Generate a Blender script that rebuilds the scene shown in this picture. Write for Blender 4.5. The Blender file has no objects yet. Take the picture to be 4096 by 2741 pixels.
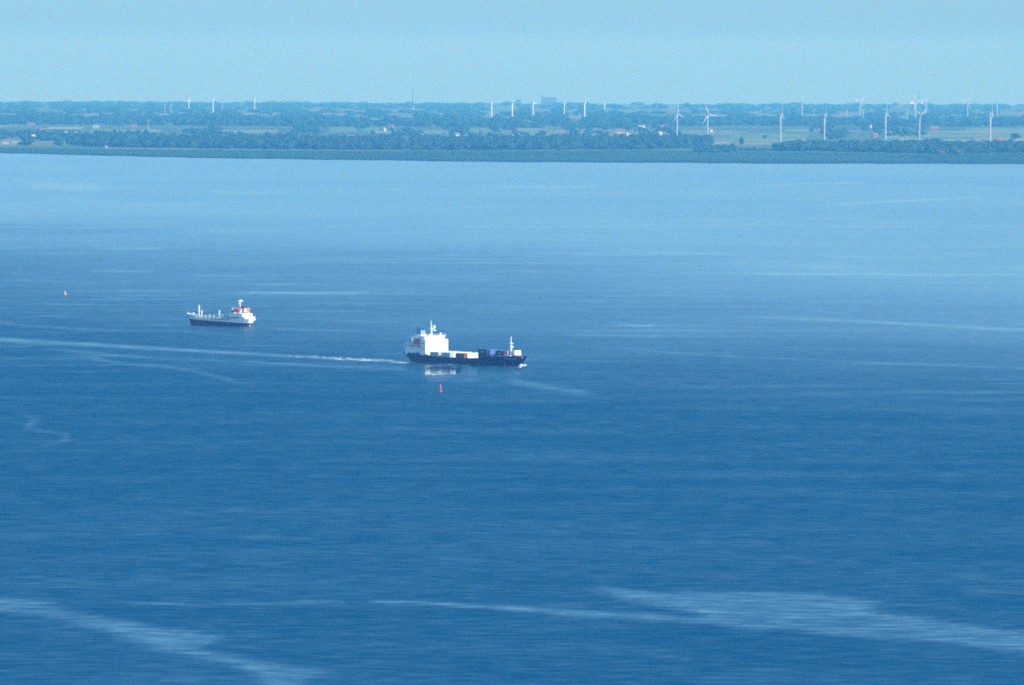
import bpy, bmesh, math, random
import numpy as np
from mathutils import Matrix, Vector, Euler

# ------------------------------------------------------------------ camera
F_PX = 30000.0            # focal length in pixels of a 4096 px wide frame
CX, CY = 2048.0, 1370.5
CAM_H = 166.0             # metres above the water
R_E = 7.4e6               # effective earth radius (with refraction)
DIP = math.sqrt(2 * CAM_H / R_E)
PITCH = math.atan((CY - 415.0) / F_PX) + DIP
ROLL = 0.0039
scene = bpy.context.scene
_F = Vector((0, math.cos(PITCH), -math.sin(PITCH)))
_X0 = Vector((1, 0, 0)); _U0 = Vector((0, math.sin(PITCH), math.cos(PITCH)))
_X = _X0 * math.cos(ROLL) + _U0 * math.sin(ROLL)
_U = _U0 * math.cos(ROLL) - _X0 * math.sin(ROLL)
cam_data = bpy.data.cameras.new('camera')
cam = bpy.data.objects.new('camera', cam_data)
scene.collection.objects.link(cam)
m = Matrix((_X, _U, -_F)).transposed().to_4x4()
m.translation = Vector((0, 0, CAM_H))
cam.matrix_world = m
cam_data.sensor_width = 36.0
cam_data.lens = F_PX / 4096.0 * 36.0
cam_data.clip_start = 1.0
cam_data.clip_end = 300000.0
scene.camera = cam

# ------------------------------------------------------------------ sky and sun
SUN_EL = math.radians(30.0)
sun_dir = Vector((0.90 * math.cos(SUN_EL), -0.436 * math.cos(SUN_EL), math.sin(SUN_EL))).normalized()
world = bpy.data.worlds.new('World'); scene.world = world
world.use_nodes = True
wn = world.node_tree.nodes; wl = world.node_tree.links
for n in list(wn): wn.remove(n)
sky = wn.new('ShaderNodeTexSky'); sky.sky_type = 'NISHITA'
sky.sun_disc = False
sky.sun_elevation = SUN_EL
sky.sun_rotation = math.atan2(sun_dir.x, sun_dir.y)
sky.altitude = 150.0
sky.air_density = 0.5; sky.dust_density = 1.45; sky.ozone_density = 6.0
tint = wn.new('ShaderNodeMix'); tint.data_type = 'RGBA'; tint.blend_type = 'MULTIPLY'
tint.inputs['Factor'].default_value = 1.0
tint.inputs[7].default_value = (0.76, 1.025, 0.92, 1)
bg = wn.new('ShaderNodeBackground'); bg.inputs['Strength'].default_value = 0.15
wo = wn.new('ShaderNodeOutputWorld')
wl.new(sky.outputs[0], tint.inputs[6]); wl.new(tint.outputs[2], bg.inputs['Color']); wl.new(bg.outputs[0], wo.inputs['Surface'])
sd = bpy.data.lights.new('sun', 'SUN'); sd.energy = 2.7; sd.angle = math.radians(0.53); sd.color = (1.0, 0.97, 0.92)
sun = bpy.data.objects.new('sun', sd); scene.collection.objects.link(sun)
sun.rotation_euler = sun_dir.to_track_quat('Z', 'Y').to_euler()
sun.location = (0, 0, 2000)
vs = scene.view_settings
vs.view_transform = 'Standard'; vs.look = 'None'; vs.exposure = 1.1; vs.gamma = 1.0; vs.use_curve_mapping = False
scene.cycles.use_denoising = False
scene.cycles.filter_width = 1.9
scene.cycles.max_bounces = 6
scene.cycles.volume_bounces = 2
scene.cycles.use_adaptive_sampling = False

# ------------------------------------------------------------------ layout helpers
def drop(x, y): return -(x * x + y * y) / (2 * R_E)
def at(px, py, h=0.0):
    """ground point (height h over the water) seen at photo pixel px,py"""
    d = _F * F_PX + _X * (px - CX) + _U * (CY - py)
    a = (d.x ** 2 + d.y ** 2) / (2 * R_E); b = d.z; c = CAM_H - h
    q = b * b - 4 * a * c
    if q <= 0:
        t = -b / (2 * a)
    else:
        t = (-b - math.sqrt(q)) / (2 * a)
    p = Vector((0, 0, CAM_H)) + d * t
    return p
def at_dist(px, dist, h=0.0):
    x = (px - CX) / F_PX * dist; y = math.sqrt(max(dist * dist - x * x, 0))
    return Vector((x, y, drop(x, y) + h))
def project(P):
    """(n,3) array -> photo pixels"""
    Q = P - np.array([0, 0, CAM_H])
    f = Q @ np.array(_F); 
    return CX + F_PX * (Q @ np.array(_X)) / f, CY - F_PX * (Q @ np.array(_U)) / f

def nodes_mat(name):
    mt = bpy.data.materials.new(name); mt.use_nodes = True
    nt = mt.node_tree
    bsdf = nt.nodes['Principled BSDF']
    return mt, nt, bsdf
def link_obj(name, mesh, mat=None, parent=None):
    o = bpy.data.objects.new(name, mesh); scene.collection.objects.link(o)
    if mat is not None and len(mesh.materials) == 0: mesh.materials.append(mat)
    if parent is not None: o.parent = parent
    return o
def np_mesh(name, V, Fq):
    """mesh from numpy arrays (verts n,3 ; faces m,k)"""
    me = bpy.data.meshes.new(name)
    V = np.asarray(V, dtype=np.float32); Fq = np.asarray(Fq, dtype=np.int32)
    me.vertices.add(len(V)); me.vertices.foreach_set('co', V.ravel())
    k = Fq.shape[1]
    me.loops.add(Fq.size); me.loops.foreach_set('vertex_index', Fq.ravel())
    me.polygons.add(len(Fq)); me.polygons.foreach_set('loop_start', np.arange(0, Fq.size, k, dtype=np.int32))
    me.update(calc_edges=True)
    return me
def smooth(me): me.polygons.foreach_set('use_smooth', [True] * len(me.polygons))

# ------------------------------------------------------------------ sea
def smoothstep(a, b, x):
    t = np.clip((x - a) / (b - a), 0, 1); return t * t * (3 - 2 * t)
def vnoise(x, y, seed=0):
    """cheap smooth value noise, numpy"""
    xi = np.floor(x).astype(np.int64); yi = np.floor(y).astype(np.int64)
    xf = x - xi; yf = y - yi
    def h(a, b):
        n = (a * 374761393 + b * 668265263 + seed * 974634777) & 0x7fffffff
        n = ((n ^ (n >> 13)) * 1274126177) & 0x7fffffff
        return ((n ^ (n >> 16)) & 0xffff) / 65535.0
    u = xf * xf * (3 - 2 * xf); v = yf * yf * (3 - 2 * yf)
    return (h(xi, yi) * (1 - u) + h(xi + 1, yi) * u) * (1 - v) + (h(xi, yi + 1) * (1 - u) + h(xi + 1, yi + 1) * u) * v
def fbm(x, y, seed=0, oct=4):
    s = 0; a = 0.5; 
    for i in range(oct):
        s = s + a * vnoise(x * 2 ** i, y * 2 ** i, seed + i); a *= 0.5
    return s / (1 - 0.5 ** oct)
def in_poly(px, py, poly):
    inside = np.zeros(px.shape, bool); n = len(poly)
    for i in range(n):
        x1, y1 = poly[i]; x2, y2 = poly[(i + 1) % n]
        if y1 == y2: continue
        c = ((y1 > py) != (y2 > py)) & (px < (x2 - x1) * (py - y1) / (y2 - y1) + x1)
        inside ^= c
    return inside
def seg_dist(px, py, pts, sy=1.0):
    """distance to polyline, with y scaled; returns distance and fractional position"""
    best = np.full(px.shape, 1e9); frac = np.zeros(px.shape); n = len(pts) - 1
    for i in range(n):
        x1, y1 = pts[i]; x2, y2 = pts[i + 1]
        dx, dy = x2 - x1, (y2 - y1) * sy
        t = np.clip(((px - x1) * dx + (py - y1) * sy * dy) / (dx * dx + dy * dy + 1e-9), 0, 1)
        d = np.hypot(px - x1 - t * dx, (py - y1) * sy - t * dy)
        m_ = d < best; best = np.where(m_, d, best); frac = np.where(m_, (i + t) / n, frac)
    return best, frac

SHORE = [(-900, 590), (-400, 601), (0, 612), (350, 621), (700, 630), (1050, 635), (1400, 640), (2000, 648), (2600, 651), (3000, 653), (3600, 655), (4096, 656), (5000, 659)]

NR, NC = 560, 620
rr = 1800.0 * (17500.0 / 1800.0) ** (np.arange(NR) / (NR - 1))
bb = np.linspace(-0.092, 0.092, NC)
RR, BB = np.meshgrid(rr, bb, indexing='ij')
SX = RR * np.sin(BB); SY = RR * np.cos(BB); SZ = -(RR ** 2) / (2 * R_E)
PX, PY = project(np.stack([SX.ravel(), SY.ravel(), SZ.ravel()], 1))
wx = SX.ravel(); wy = SY.ravel()
# uneven edges: warp the layout with noise of the water's own scale
wobx = (fbm(wx / 60, wy / 90, 11) - .5); woby = (fbm(wx / 45, wy / 70, 23) - .5)
PXw = PX + wobx * 130; PYw = PY + woby * 16
slick = np.zeros(PX.shape)
def add_poly(poly, amt, feather=11):
    cnt = np.zeros(PX.shape)
    for ox, oy in ((0, 0), (-feather * 4, 0), (feather * 4, 0), (0, -feather * .6), (0, feather * .6), (-feather * 2, feather * .4), (feather * 2, -feather * .4)):
        cnt += in_poly(PXw + ox, PYw + oy, poly)
    global slick
    slick = np.maximum(slick, amt * cnt / 7.0)
def add_line(pts, w0, w1, amt, sy=4.0, warp=1.0, fade=0.15):
    global slick
    d, fr = seg_dist(PX + wobx * 60 * warp, PY + woby * 9 * warp, pts, sy)
    w = (w0 + (w1 - w0) * fr) * sy
    v = np.clip(1 - d / w, 0, 1); v = v * v * (3 - 2 * v)
    v *= np.clip(np.minimum(fr, 1 - fr) / fade, 0.25, 1) if fade > 0 else 1
    slick = np.maximum(slick, amt * v)
def add_dark(pts, w0, w1, amt, sy=4.0):
    # ruffled water beside a wake
    global slick
    d, fr = seg_dist(PX + wobx * 20, PY + woby * 3, pts, sy)
    v = np.clip(1 - d / ((w0 + (w1 - w0) * fr) * sy), 0, 1); v = v * v * (3 - 2 * v)
    slick = slick - amt * v * (slick < .5)
add_poly([(-300, 2380), (0, 2398), (200, 2400), (270, 2440), (450, 2478), (620, 2510), (900, 2540), (820, 2575), (770, 2592), (900, 2615), (1010, 2645), (1150, 2668), (1330, 2680), (1260, 2700), (1200, 2780), (1100, 2780), (1060, 2705), (930, 2665), (800, 2640), (640, 2610), (560, 2575), (420, 2540), (280, 2500), (160, 2462), (-300, 2440)], 0.66)
add_poly([(2320, 2350), (2645, 2365), (3050, 2369), (3330, 2385), (3500, 2405), (3450, 2440), (3780, 2486), (4400, 2560), (4400, 2650), (3820, 2580), (3500, 2551), (3170, 2531), (2726, 2490), (2200, 2462), (2200, 2440), (2700, 2468), (2860, 2466), (2700, 2430), (2500, 2400)], 0.7)
add_line([(420, 2410), (560, 2412), (800, 2421), (1000, 2415), (1250, 2410), (1500, 2408)], 8, 8, .55)
add_line([(1450, 2408), (1700, 2415), (2000, 2432), (2400, 2455), (2760, 2480)], 9, 22, .85, fade=.05)
add_line([(3400, 2425), (3640, 2420), (3850, 2430)], 8, 6, .5)
add_line([(3880, 2370), (4100, 2372), (4300, 2380)], 8, 8, .5)
add_line([(2560, 2605), (2700, 2625), (2800, 2640)], 8, 6, .4)
add_line([(640, 2720), (820, 2725)], 12, 12, .45)
# the container ship's long wake and the older wakes
add_line([(1615, 1447), (1400, 1438), (1000, 1415), (500, 1387), (200, 1370), (0, 1360), (-600, 1325)], 6, 20, 1.0, warp=.3, fade=.02)
add_dark([(1615, 1456), (1400, 1450), (1000, 1430), (500, 1405), (200, 1392), (0, 1384), (-600, 1352)], 6, 13, .55)
add_dark([(1560, 1434), (1400, 1427), (1000, 1404), (500, 1374), (200, 1352)], 4, 8, .35)
add_line([(290, 1406), (400, 1442), (508, 1457), (690, 1471), (798, 1489), (907, 1515), (1000, 1540)], 9, 10, .55, warp=.5)
add_line([(100, 1385), (290, 1406), (500, 1425), (725, 1437), (1088, 1453), (1451, 1471), (1720, 1486), (2000, 1500)], 8, 10, .5, warp=.5)
add_line([(-200, 1280), (0, 1292), (290, 1317), (500, 1325), (800, 1330), (1000, 1340)], 9, 7, .45, warp=.6)
add_line([(1040, 1312), (1300, 1322), (1450, 1326)], 6, 6, .4, warp=.6)
add_line([(1980, 1500), (2080, 1530), (2150, 1545), (2300, 1565), (2380, 1590)], 16, 24, .55, warp=1)
add_poly([(1640, 1464), (1800, 1470), (2090, 1476), (2060, 1500), (1850, 1530), (1700, 1528), (1630, 1490)], .35, 10)
add_line([(2440, 1395), (2900, 1425), (3500, 1452), (4096, 1472), (4600, 1490)], 5, 6, .5, warp=.6)
add_line([(3000, 1265), (3400, 1285), (3900, 1312), (4400, 1330)], 8, 10, .5, warp=.8)
add_line([(61, 1657), (149, 1674), (114, 1714), (262, 1735), (262, 1762), (131, 1792)], 9, 8, .45, warp=1)
add_line([(954, 2145), (1100, 2150), (1290, 2158)], 8, 6, .55)
add_line([(930, 2250), (1130, 2255)], 12, 8, .4)
add_line([(1750, 2235), (1950, 2245)], 10, 8, .4)
for x0, x1, y, w, a in ((130, 420, 745, 24, .5), (850, 1120, 768, 7, .5), (1950, 2420, 746, 7, .6), (400, 660, 992, 8, .45), (330, 640, 1083, 9, .45), (760, 980, 1103, 5, .45), (900, 1500, 1170, 12, .4), (1150, 1480, 1245, 7, .4), (60, 420, 1215, 8, .3), (2250, 2800, 1340, 9, .35), (2480, 2620, 1300, 8, .4), (2350, 2700, 1390, 9, .35), (2600, 3400, 1545, 6, .3), (2500, 2620, 680, 4, .5)):
    add_line([(x0, y), ((x0 + x1) / 2, y + 3), (x1, y + 2)], w, w, a)
add_line([(3050, 742), (3250, 735), (3480, 728)], 5, 5, .6)
add_line([(3290, 820), (3650, 803), (4000, 784)], 8, 6, .6)
add_line([(2900, 1093), (3200, 1096), (3600, 1100), (4200, 1098)], 4, 4, .6)
add_line([(2000, 1010), (2500, 1012), (3000, 1020)], 5, 5, .35)
add_poly([(1685, 1464), (1815, 1468), (1822, 1498), (1700, 1500)], 2.6, 7)
# broad calm: the far reach is smoother than the near one
bound = 1105 + (PX / 4096.0) * 280 + (fbm(wx / 500, wy / 900, 5) - .5) * 240
calm = 1 - smoothstep(-360, 330, PY - bound)
reach = .22 + .78 * (1 - smoothstep(1400, 1900, PY))
ii = (np.arange(NR - 1)[:, None] * NC + np.arange(NC - 1)[None, :]).ravel()
quads = np.stack([ii, ii + 1, ii + NC + 1, ii + NC], 1)
sea_me = np_mesh('sea', np.stack([SX.ravel(), SY.ravel(), SZ.ravel()], 1), quads)
for nm, arr in (('slick', slick), ('calm', calm), ('reach', reach)):
    a_ = sea_me.attributes.new(nm, 'FLOAT', 'POINT'); a_.data.foreach_set('value', arr.astype(np.float32))
smooth(sea_me)

def sea_material():
    mt, nt, b = nodes_mat('sea_water')
    N = nt.nodes; L = nt.links
    geo = N.new('ShaderNodeNewGeometry')
    def attr(n):
        a = N.new('ShaderNodeAttribute'); a.attribute_name = n; return a.outputs['Fac']
    def math_(op, a, b_=None, c=None, clamp=False):
        n = N.new('ShaderNodeMath'); n.operation = op; n.use_clamp = clamp
        for i, v in enumerate((a, b_, c)):
            if v is None: continue
            if isinstance(v, (int, float)): n.inputs[i].default_value = v
            else: L.new(v, n.inputs[i])
        return n.outputs[0]
    def noise(sx, sy, scale, detail=3, rough=.55, off=(0, 0, 0)):
        mp = N.new('ShaderNodeMapping'); mp.inputs['Scale'].default_value = (sx, sy, 1); mp.inputs['Location'].default_value = off
        L.new(geo.outputs['Position'], mp.inputs['Vector'])
        n = N.new('ShaderNodeTexNoise'); n.inputs['Scale'].default_value = scale; n.inputs['Detail'].default_value = detail; n.inputs['Roughness'].default_value = rough
        n.noise_dimensions = '2D'
        L.new(mp.outputs[0], n.inputs['Vector'])
        return n
    sl = attr('slick'); ca = attr('calm')
    # wind patches of several sizes, wider than deep
    n1 = noise(1, 1.3, 1 / 900., 3, .5); n2 = noise(1, 2.6, 1 / 150., 4, .65, (31, 7, 0)); n3 = noise(1, 2.0, 1 / 13., 4, .65, (3, 17, 0))
    big = math_('MULTIPLY_ADD', n1.outputs[0], 1.0, -.5)
    mid = math_('MULTIPLY_ADD', n2.outputs[0], 1.0, -.5)
    fin = math_('MULTIPLY_ADD', n3.outputs[0], 1.0, -.5)
    brk = noise(1, 2.0, 1 / 20., 5, .7, (13, 5, 0))
    brk = math_('MINIMUM', math_('MAXIMUM', math_('MULTIPLY_ADD', brk.outputs[0], 3.0, -.38), .15), 1.5)
    sl = math_('MULTIPLY', sl, brk)
    # thin cat's-paw streaks of smoother water, gathered in wide patches
    s1 = noise(1, 2.1, 1 / 125., 3, .6, (71, 33, 0)); s2 = noise(1, 1.6, 1 / 800., 2, .5, (7, 3, 0))
    st = math_('MINIMUM', math_('MAXIMUM', math_('MULTIPLY_ADD', s1.outputs[0], 5.5, -2.95), 0.0), 1.0)
    pt = math_('MINIMUM', math_('MAXIMUM', math_('MULTIPLY_ADD', s2.outputs[0], 4.0, -1.5), .15), 1.0)
    st = math_('MULTIPLY', math_('MULTIPLY', st, pt), attr('reach'))
    # ruffle: 0 glassy .. 1 wind-ruffled
    r = math_('MULTIPLY_ADD', sl, -.44, .82)
    r = math_('MULTIPLY_ADD', ca, -.50, r)
    near = math_('MULTIPLY_ADD', ca, -.55, 1.0)
    r = math_('MULTIPLY_ADD', big, .26, r)
    r = math_('MULTIPLY_ADD', math_('MULTIPLY', mid, near), .62, r)
    r = math_('MULTIPLY_ADD', math_('MULTIPLY', fin, near), 1.25, r)
    r = math_('MULTIPLY_ADD', math_('MULTIPLY', st, near), -.46, r)
    r = math_('MAXIMUM', math_('MINIMUM', r, 1.3), .06)
    # facing of the wave slopes, from noise of wave size
    w1 = noise(1, 1.6, 1 / 9., 4, .65, (5, 9, 0)); w2 = noise(1, 1.2, 1 / 1.9, 2, .6, (1, 2, 0))
    va = N.new('ShaderNodeVectorMath'); va.operation = 'SUBTRACT'; va.inputs[1].default_value = (.5, .5, .5); L.new(w1.outputs['Color'], va.inputs[0])
    vb = N.new('ShaderNodeVectorMath'); vb.operation = 'SUBTRACT'; vb.inputs[1].default_value = (.5, .5, .5); L.new(w2.outputs['Color'], vb.inputs[0])
    vs_ = N.new('ShaderNodeVectorMath'); vs_.operation = 'SCALE'; L.new(vb.outputs[0], vs_.inputs[0]); vs_.inputs['Scale'].default_value = .8
    vc = N.new('ShaderNodeVectorMath'); vc.operation = 'ADD'; L.new(va.outputs[0], vc.inputs[0]); L.new(vs_.outputs[0], vc.inputs[1])
    amp = math_('MULTIPLY', r, .34)
    vd = N.new('ShaderNodeVectorMath'); vd.operation = 'SCALE'; L.new(vc.outputs[0], vd.inputs[0]); L.new(amp, vd.inputs['Scale'])
    ve = N.new('ShaderNodeVectorMath'); ve.operation = 'MULTIPLY'; ve.inputs[1].default_value = (.6, 1, 0); L.new(vd.outputs[0], ve.inputs[0])
    # what a grazing eye sees are mostly the slopes that face it
    vf = N.new('ShaderNodeVectorMath'); vf.operation = 'ADD'; L.new(geo.outputs['Normal'], vf.inputs[0]); L.new(ve.outputs[0], vf.inputs[1])
    vg = N.new('ShaderNodeVectorMath'); vg.operation = 'NORMALIZE'; L.new(vf.outputs[0], vg.inputs[0])
    # body colour of the water below, and the sky mirrored by the rough surface
    rough = math_('MULTIPLY_ADD', r, .30, .06)
    N.remove(b)
    dif = N.new('ShaderNodeBsdfDiffuse'); dif.inputs['Color'].default_value = SEA_COL; L.new(vg.outputs[0], dif.inputs['Normal'])
    glo = N.new('ShaderNodeBsdfGlossy'); glo.distribution = 'GGX'; L.new(vg.outputs[0], glo.inputs['Normal']); L.new(rough, glo.inputs['Roughness'])
    fac = math_('MULTIPLY_ADD', ca, .51, math_('MULTIPLY_ADD', r, -.40, .42))
    fac = math_('MULTIPLY_ADD', sl, .12, fac)
    fac = math_('MAXIMUM', math_('MINIMUM', fac, .9), .03)
    mix = N.new('ShaderNodeMixShader'); L.new(fac, mix.inputs[0]); L.new(dif.outputs[0], mix.inputs[1]); L.new(glo.outputs[0], mix.inputs[2])
    L.new(mix.outputs[0], N['Material Output'].inputs['Surface'])
    return mt
SEA_COL = (.0004, .066, .156, 1)
sea = link_obj('sea', sea_me, sea_material()); sea['kind'] = 'structure'

# ------------------------------------------------------------------ generic mesh building
class MB:
    def __init__(self): self.v = []; self.f = []
    def add(self, vs, fs):
        o = len(self.v); self.v += [tuple(p) for p in vs]; self.f += [tuple(i + o for i in q) for q in fs]; return self
    def box(self, x0, x1, y0, y1, z0, z1, bev=0.0):
        if bev <= 0:
            return self.add([(x0, y0, z0), (x1, y0, z0), (x1, y1, z0), (x0, y1, z0), (x0, y0, z1), (x1, y0, z1), (x1, y1, z1), (x0, y1, z1)],
                            [(3, 2, 1, 0), (4, 5, 6, 7), (0, 1, 5, 4), (1, 2, 6, 5), (2, 3, 7, 6), (3, 0, 4, 7)])
        b = bev
        pts = [(x0 + b, y0), (x1 - b, y0), (x1, y0 + b), (x1, y1 - b), (x1 - b, y1), (x0 + b, y1), (x0, y1 - b), (x0, y0 + b)]
        return self.prism(pts, z0, z1)
    def prism(self, pts, z0, z1, top=None):
        n = len(pts); top = top or pts
        vs = [(x, y, z0) for x, y in pts] + [(x, y, z1) for x, y in top]
        fs = [tuple(range(n - 1, -1, -1)), tuple(range(n, 2 * n))] + [(i, (i + 1) % n, n + (i + 1) % n, n + i) for i in range(n)]
        return self.add(vs, fs)
    def tube(self, p0, p1, r0, r1=None, n=8):
        r1 = r0 if r1 is None else r1
        p0 = Vector(p0); p1 = Vector(p1); d = (p1 - p0)
        if d.length < 1e-9: return self
        q = d.normalized().to_track_quat('Z', 'Y')
        vs = []
        for p, r in ((p0, r0), (p1, r1)):
            for k in range(n):
                a = 2 * math.pi * k / n
                vs.append(p + q @ Vector((r * math.cos(a), r * math.sin(a), 0)))
        fs = [(k, (k + 1) % n, n + (k + 1) % n, n + k) for k in range(n)] + [tuple(range(n - 1, -1, -1)), tuple(range(n, 2 * n))]
        return self.add(vs, fs)
    def lathe(self, prof, n=12, c=(0, 0, 0)):
        vs = []; m_ = len(prof)
        for r, z in prof:
            for k in range(n):
                a = 2 * math.pi * k / n; vs.append((c[0] + r * math.cos(a), c[1] + r * math.sin(a), c[2] + z))
        fs = []
        for i in range(m_ - 1):
            for k in range(n):
                fs.append((i * n + k, i * n + (k + 1) % n, (i + 1) * n + (k + 1) % n, (i + 1) * n + k))
        fs.append(tuple(range(n - 1, -1, -1))); fs.append(tuple(range((m_ - 1) * n, m_ * n)))
        return self.add(vs, fs)
    def build(self, name, mat, parent=None, smooth_=False):
        me = bpy.data.meshes.new(name); me.from_pydata(self.v, [], self.f); me.update()
        if smooth_: smooth(me)
        return link_obj(name, me, mat, parent)
def empty(name, loc, rz=0.0):
    o = bpy.data.objects.new(name, None); scene.collection.objects.link(o)
    o.location = loc; o.rotation_euler = (0, 0, rz); o.empty_display_size = 5
    return o
def tag(o, label, cat, group=None):
    o['label'] = label; o['category'] = cat
    if group: o['group'] = group
    return o
def copy_tree(o, parent=None):
    c = o.copy(); scene.collection.objects.link(c)
    if parent is not None: c.parent = parent
    for ch in o.children: copy_tree(ch, c)
    return c

def paint(name, col, rough=.5, var=.12, scale=.6, dirt=None, metallic=0.0):
    """painted surface: base colour with faint mottling and optional rust / grime streaks"""
    mt, nt, b = nodes_mat(name)
    tc = nt.nodes.new('ShaderNodeTexCoord'); nz = nt.nodes.new('ShaderNodeTexNoise')
    nz.inputs['Scale'].default_value = scale; nz.inputs['Detail'].default_value = 5
    mp = nt.nodes.new('ShaderNodeMapping'); mp.inputs['Scale'].default_value = (1, 1, .35)
    nt.links.new(tc.outputs['Object'], mp.inputs[0]); nt.links.new(mp.outputs[0], nz.inputs['Vector'])
    rp = nt.nodes.new('ShaderNodeValToRGB')
    c0 = [c * (1 - var) for c in col[:3]] + [1]; c1 = [min(1, c * (1 + var * .6)) for c in col[:3]] + [1]
    rp.color_ramp.elements[0].position = .3; rp.color_ramp.elements[0].color = dirt if dirt else c0
    rp.color_ramp.elements[1].position = .42 if dirt else .7; rp.color_ramp.elements[1].color = list(col[:3]) + [1] if dirt else c1
    nt.links.new(nz.outputs[0], rp.inputs[0]); nt.links.new(rp.outputs[0], b.inputs['Base Color'])
    b.inputs['Roughness'].default_value = rough; b.inputs['Metallic'].default_value = metallic
    return mt

# ------------------------------------------------------------------ land
def land_material(name, cols, cell, seed):
    mt, nt, b = nodes_mat(name); N = nt.nodes; L = nt.links
    geo = N.new('ShaderNodeNewGeometry')
    mp = N.new('ShaderNodeMapping'); mp.inputs['Scale'].default_value = (1 / cell, .55 / cell, 1); mp.inputs['Rotation'].default_value = (0, 0, .3); mp.inputs['Location'].default_value = (seed, seed * 2, 0)
    L.new(geo.outputs['Position'], mp.inputs[0])
    vo = N.new('ShaderNodeTexVoronoi'); vo.voronoi_dimensions = '2D'; vo.inputs['Scale'].default_value = 1; L.new(mp.outputs[0], vo.inputs['Vector'])
    sp = N.new('ShaderNodeSeparateColor'); L.new(vo.outputs['Color'], sp.inputs[0])
    rp = N.new('ShaderNodeValToRGB'); rp.color_ramp.interpolation = 'CONSTANT'
    els = rp.color_ramp.elements
    while len(els) < len(cols): els.new(.5)
    for i, c in enumerate(cols): els[i].position = i / len(cols); els[i].color = (*c, 1)
    L.new(sp.outputs[0], rp.inputs[0])
    nz = N.new('ShaderNodeTexNoise'); nz.inputs['Scale'].default_value = 1 / 60.; nz.inputs['Detail'].default_value = 5; L.new(geo.outputs['Position'], nz.inputs['Vector'])
    mx = N.new('ShaderNodeMix'); mx.data_type = 'RGBA'; mx.blend_type = 'MULTIPLY'; mx.inputs['Factor'].default_value = .55
    r2 = N.new('ShaderNodeValToRGB'); r2.color_ramp.elements[0].position = .3; r2.color_ramp.elements[0].color = (.45, .45, .45, 1); r2.color_ramp.elements[1].position = .7; r2.color_ramp.elements[1].color = (1.3, 1.3, 1.2, 1)
    L.new(nz.outputs[0], r2.inputs[0]); L.new(rp.outputs[0], mx.inputs[6]); L.new(r2.outputs[0], mx.inputs[7]); L.new(mx.outputs[2], b.inputs['Base Color'])
    b.inputs['Roughness'].default_value = .95; b.inputs['Specular IOR Level'].default_value = .1
    return mt
def fan_sheet(name, near, far, h0, h1, mat, nrow=40, pw=1.5, ramp=0.0):
    """ground sheet between two lists of (distance along the bearing of a shore pixel)"""
    V = []; Fc = []; n = nrow
    for (x, r0), (x2, r1) in zip(near, far):
        a = math.atan((x - CX) / F_PX)
        for j in range(n):
            t = (j / (n - 1)) ** pw; r = r0 + (r1 - r0) * t
            h = h0 + (h1 - h0) * min(1, (r - r0) / 60.0) if ramp else h1
            V.append((r * math.sin(a), r * math.cos(a), -r * r / (2 * R_E) + h))
    for i in range(len(near) - 1):
        for j in range(n - 1):
            q = i * n + j; Fc.append((q, q + n, q + n + 1, q + 1))
    o = link_obj(name, np_mesh(name, V, Fc), mat); o['kind'] = 'structure'
    return o
def rdist(p): return math.hypot(p.x, p.y)
_xs = np.linspace(-900, 5000, 160)
_sy = np.interp(_xs, [s[0] for s in SHORE], [s[1] for s in SHORE])
_jit = (fbm(_xs / 60.0, _xs * 0 + 3.3, 77) - .5) * 5.0
shore_r = [(x, rdist(at(x, y + j))) for x, y, j in zip(_xs, _sy, _jit)]
land = fan_sheet('land', [(x, r - 0.0) for x, r in shore_r], [(x, 92000.0) for x, r in shore_r], -.6, 1.6,
                 land_material('farmland', [(.07, .105, .045), (.10, .15, .06), (.06, .09, .04), (.14, .18, .075), (.17, .18, .10), (.08, .12, .05)], 620., 3.1), 90, 2.2, ramp=1)
MARSH_Y = [(-900, 566), (0, 590), (700, 598), (1400, 603), (2100, 604), (2600, 601), (2900, 607), (3300, 610), (3700, 618), (4096, 612), (5000, 610)]
_my = np.interp(_xs, [s[0] for s in MARSH_Y], [s[1] for s in MARSH_Y])
marsh = fan_sheet('salt_marsh', [(x, r + 45.0) for x, r in shore_r], [(x, rdist(at(x, y, 2))) for x, y in zip(_xs, _my)], 1.65, 1.9,
                  land_material('marsh_grass', [(.012, .060, .036), (.018, .068, .036), (.010, .052, .034), (.022, .070, .036)], 240., 9.4), 14, 1.0)  # bluer than real grass: the distance haze is put into the colours
mud = fan_sheet('tidal_flat', [(x, r - 4.0) for x, r in shore_r], [(x, r + 44.0) for x, r in shore_r], .02, .05,
                land_material('mud_and_reed', [(.05, .06, .03), (.06, .07, .036), (.04, .055, .026)], 90., 1.7), 3, 1.0)
mud.location.z = .9

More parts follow.
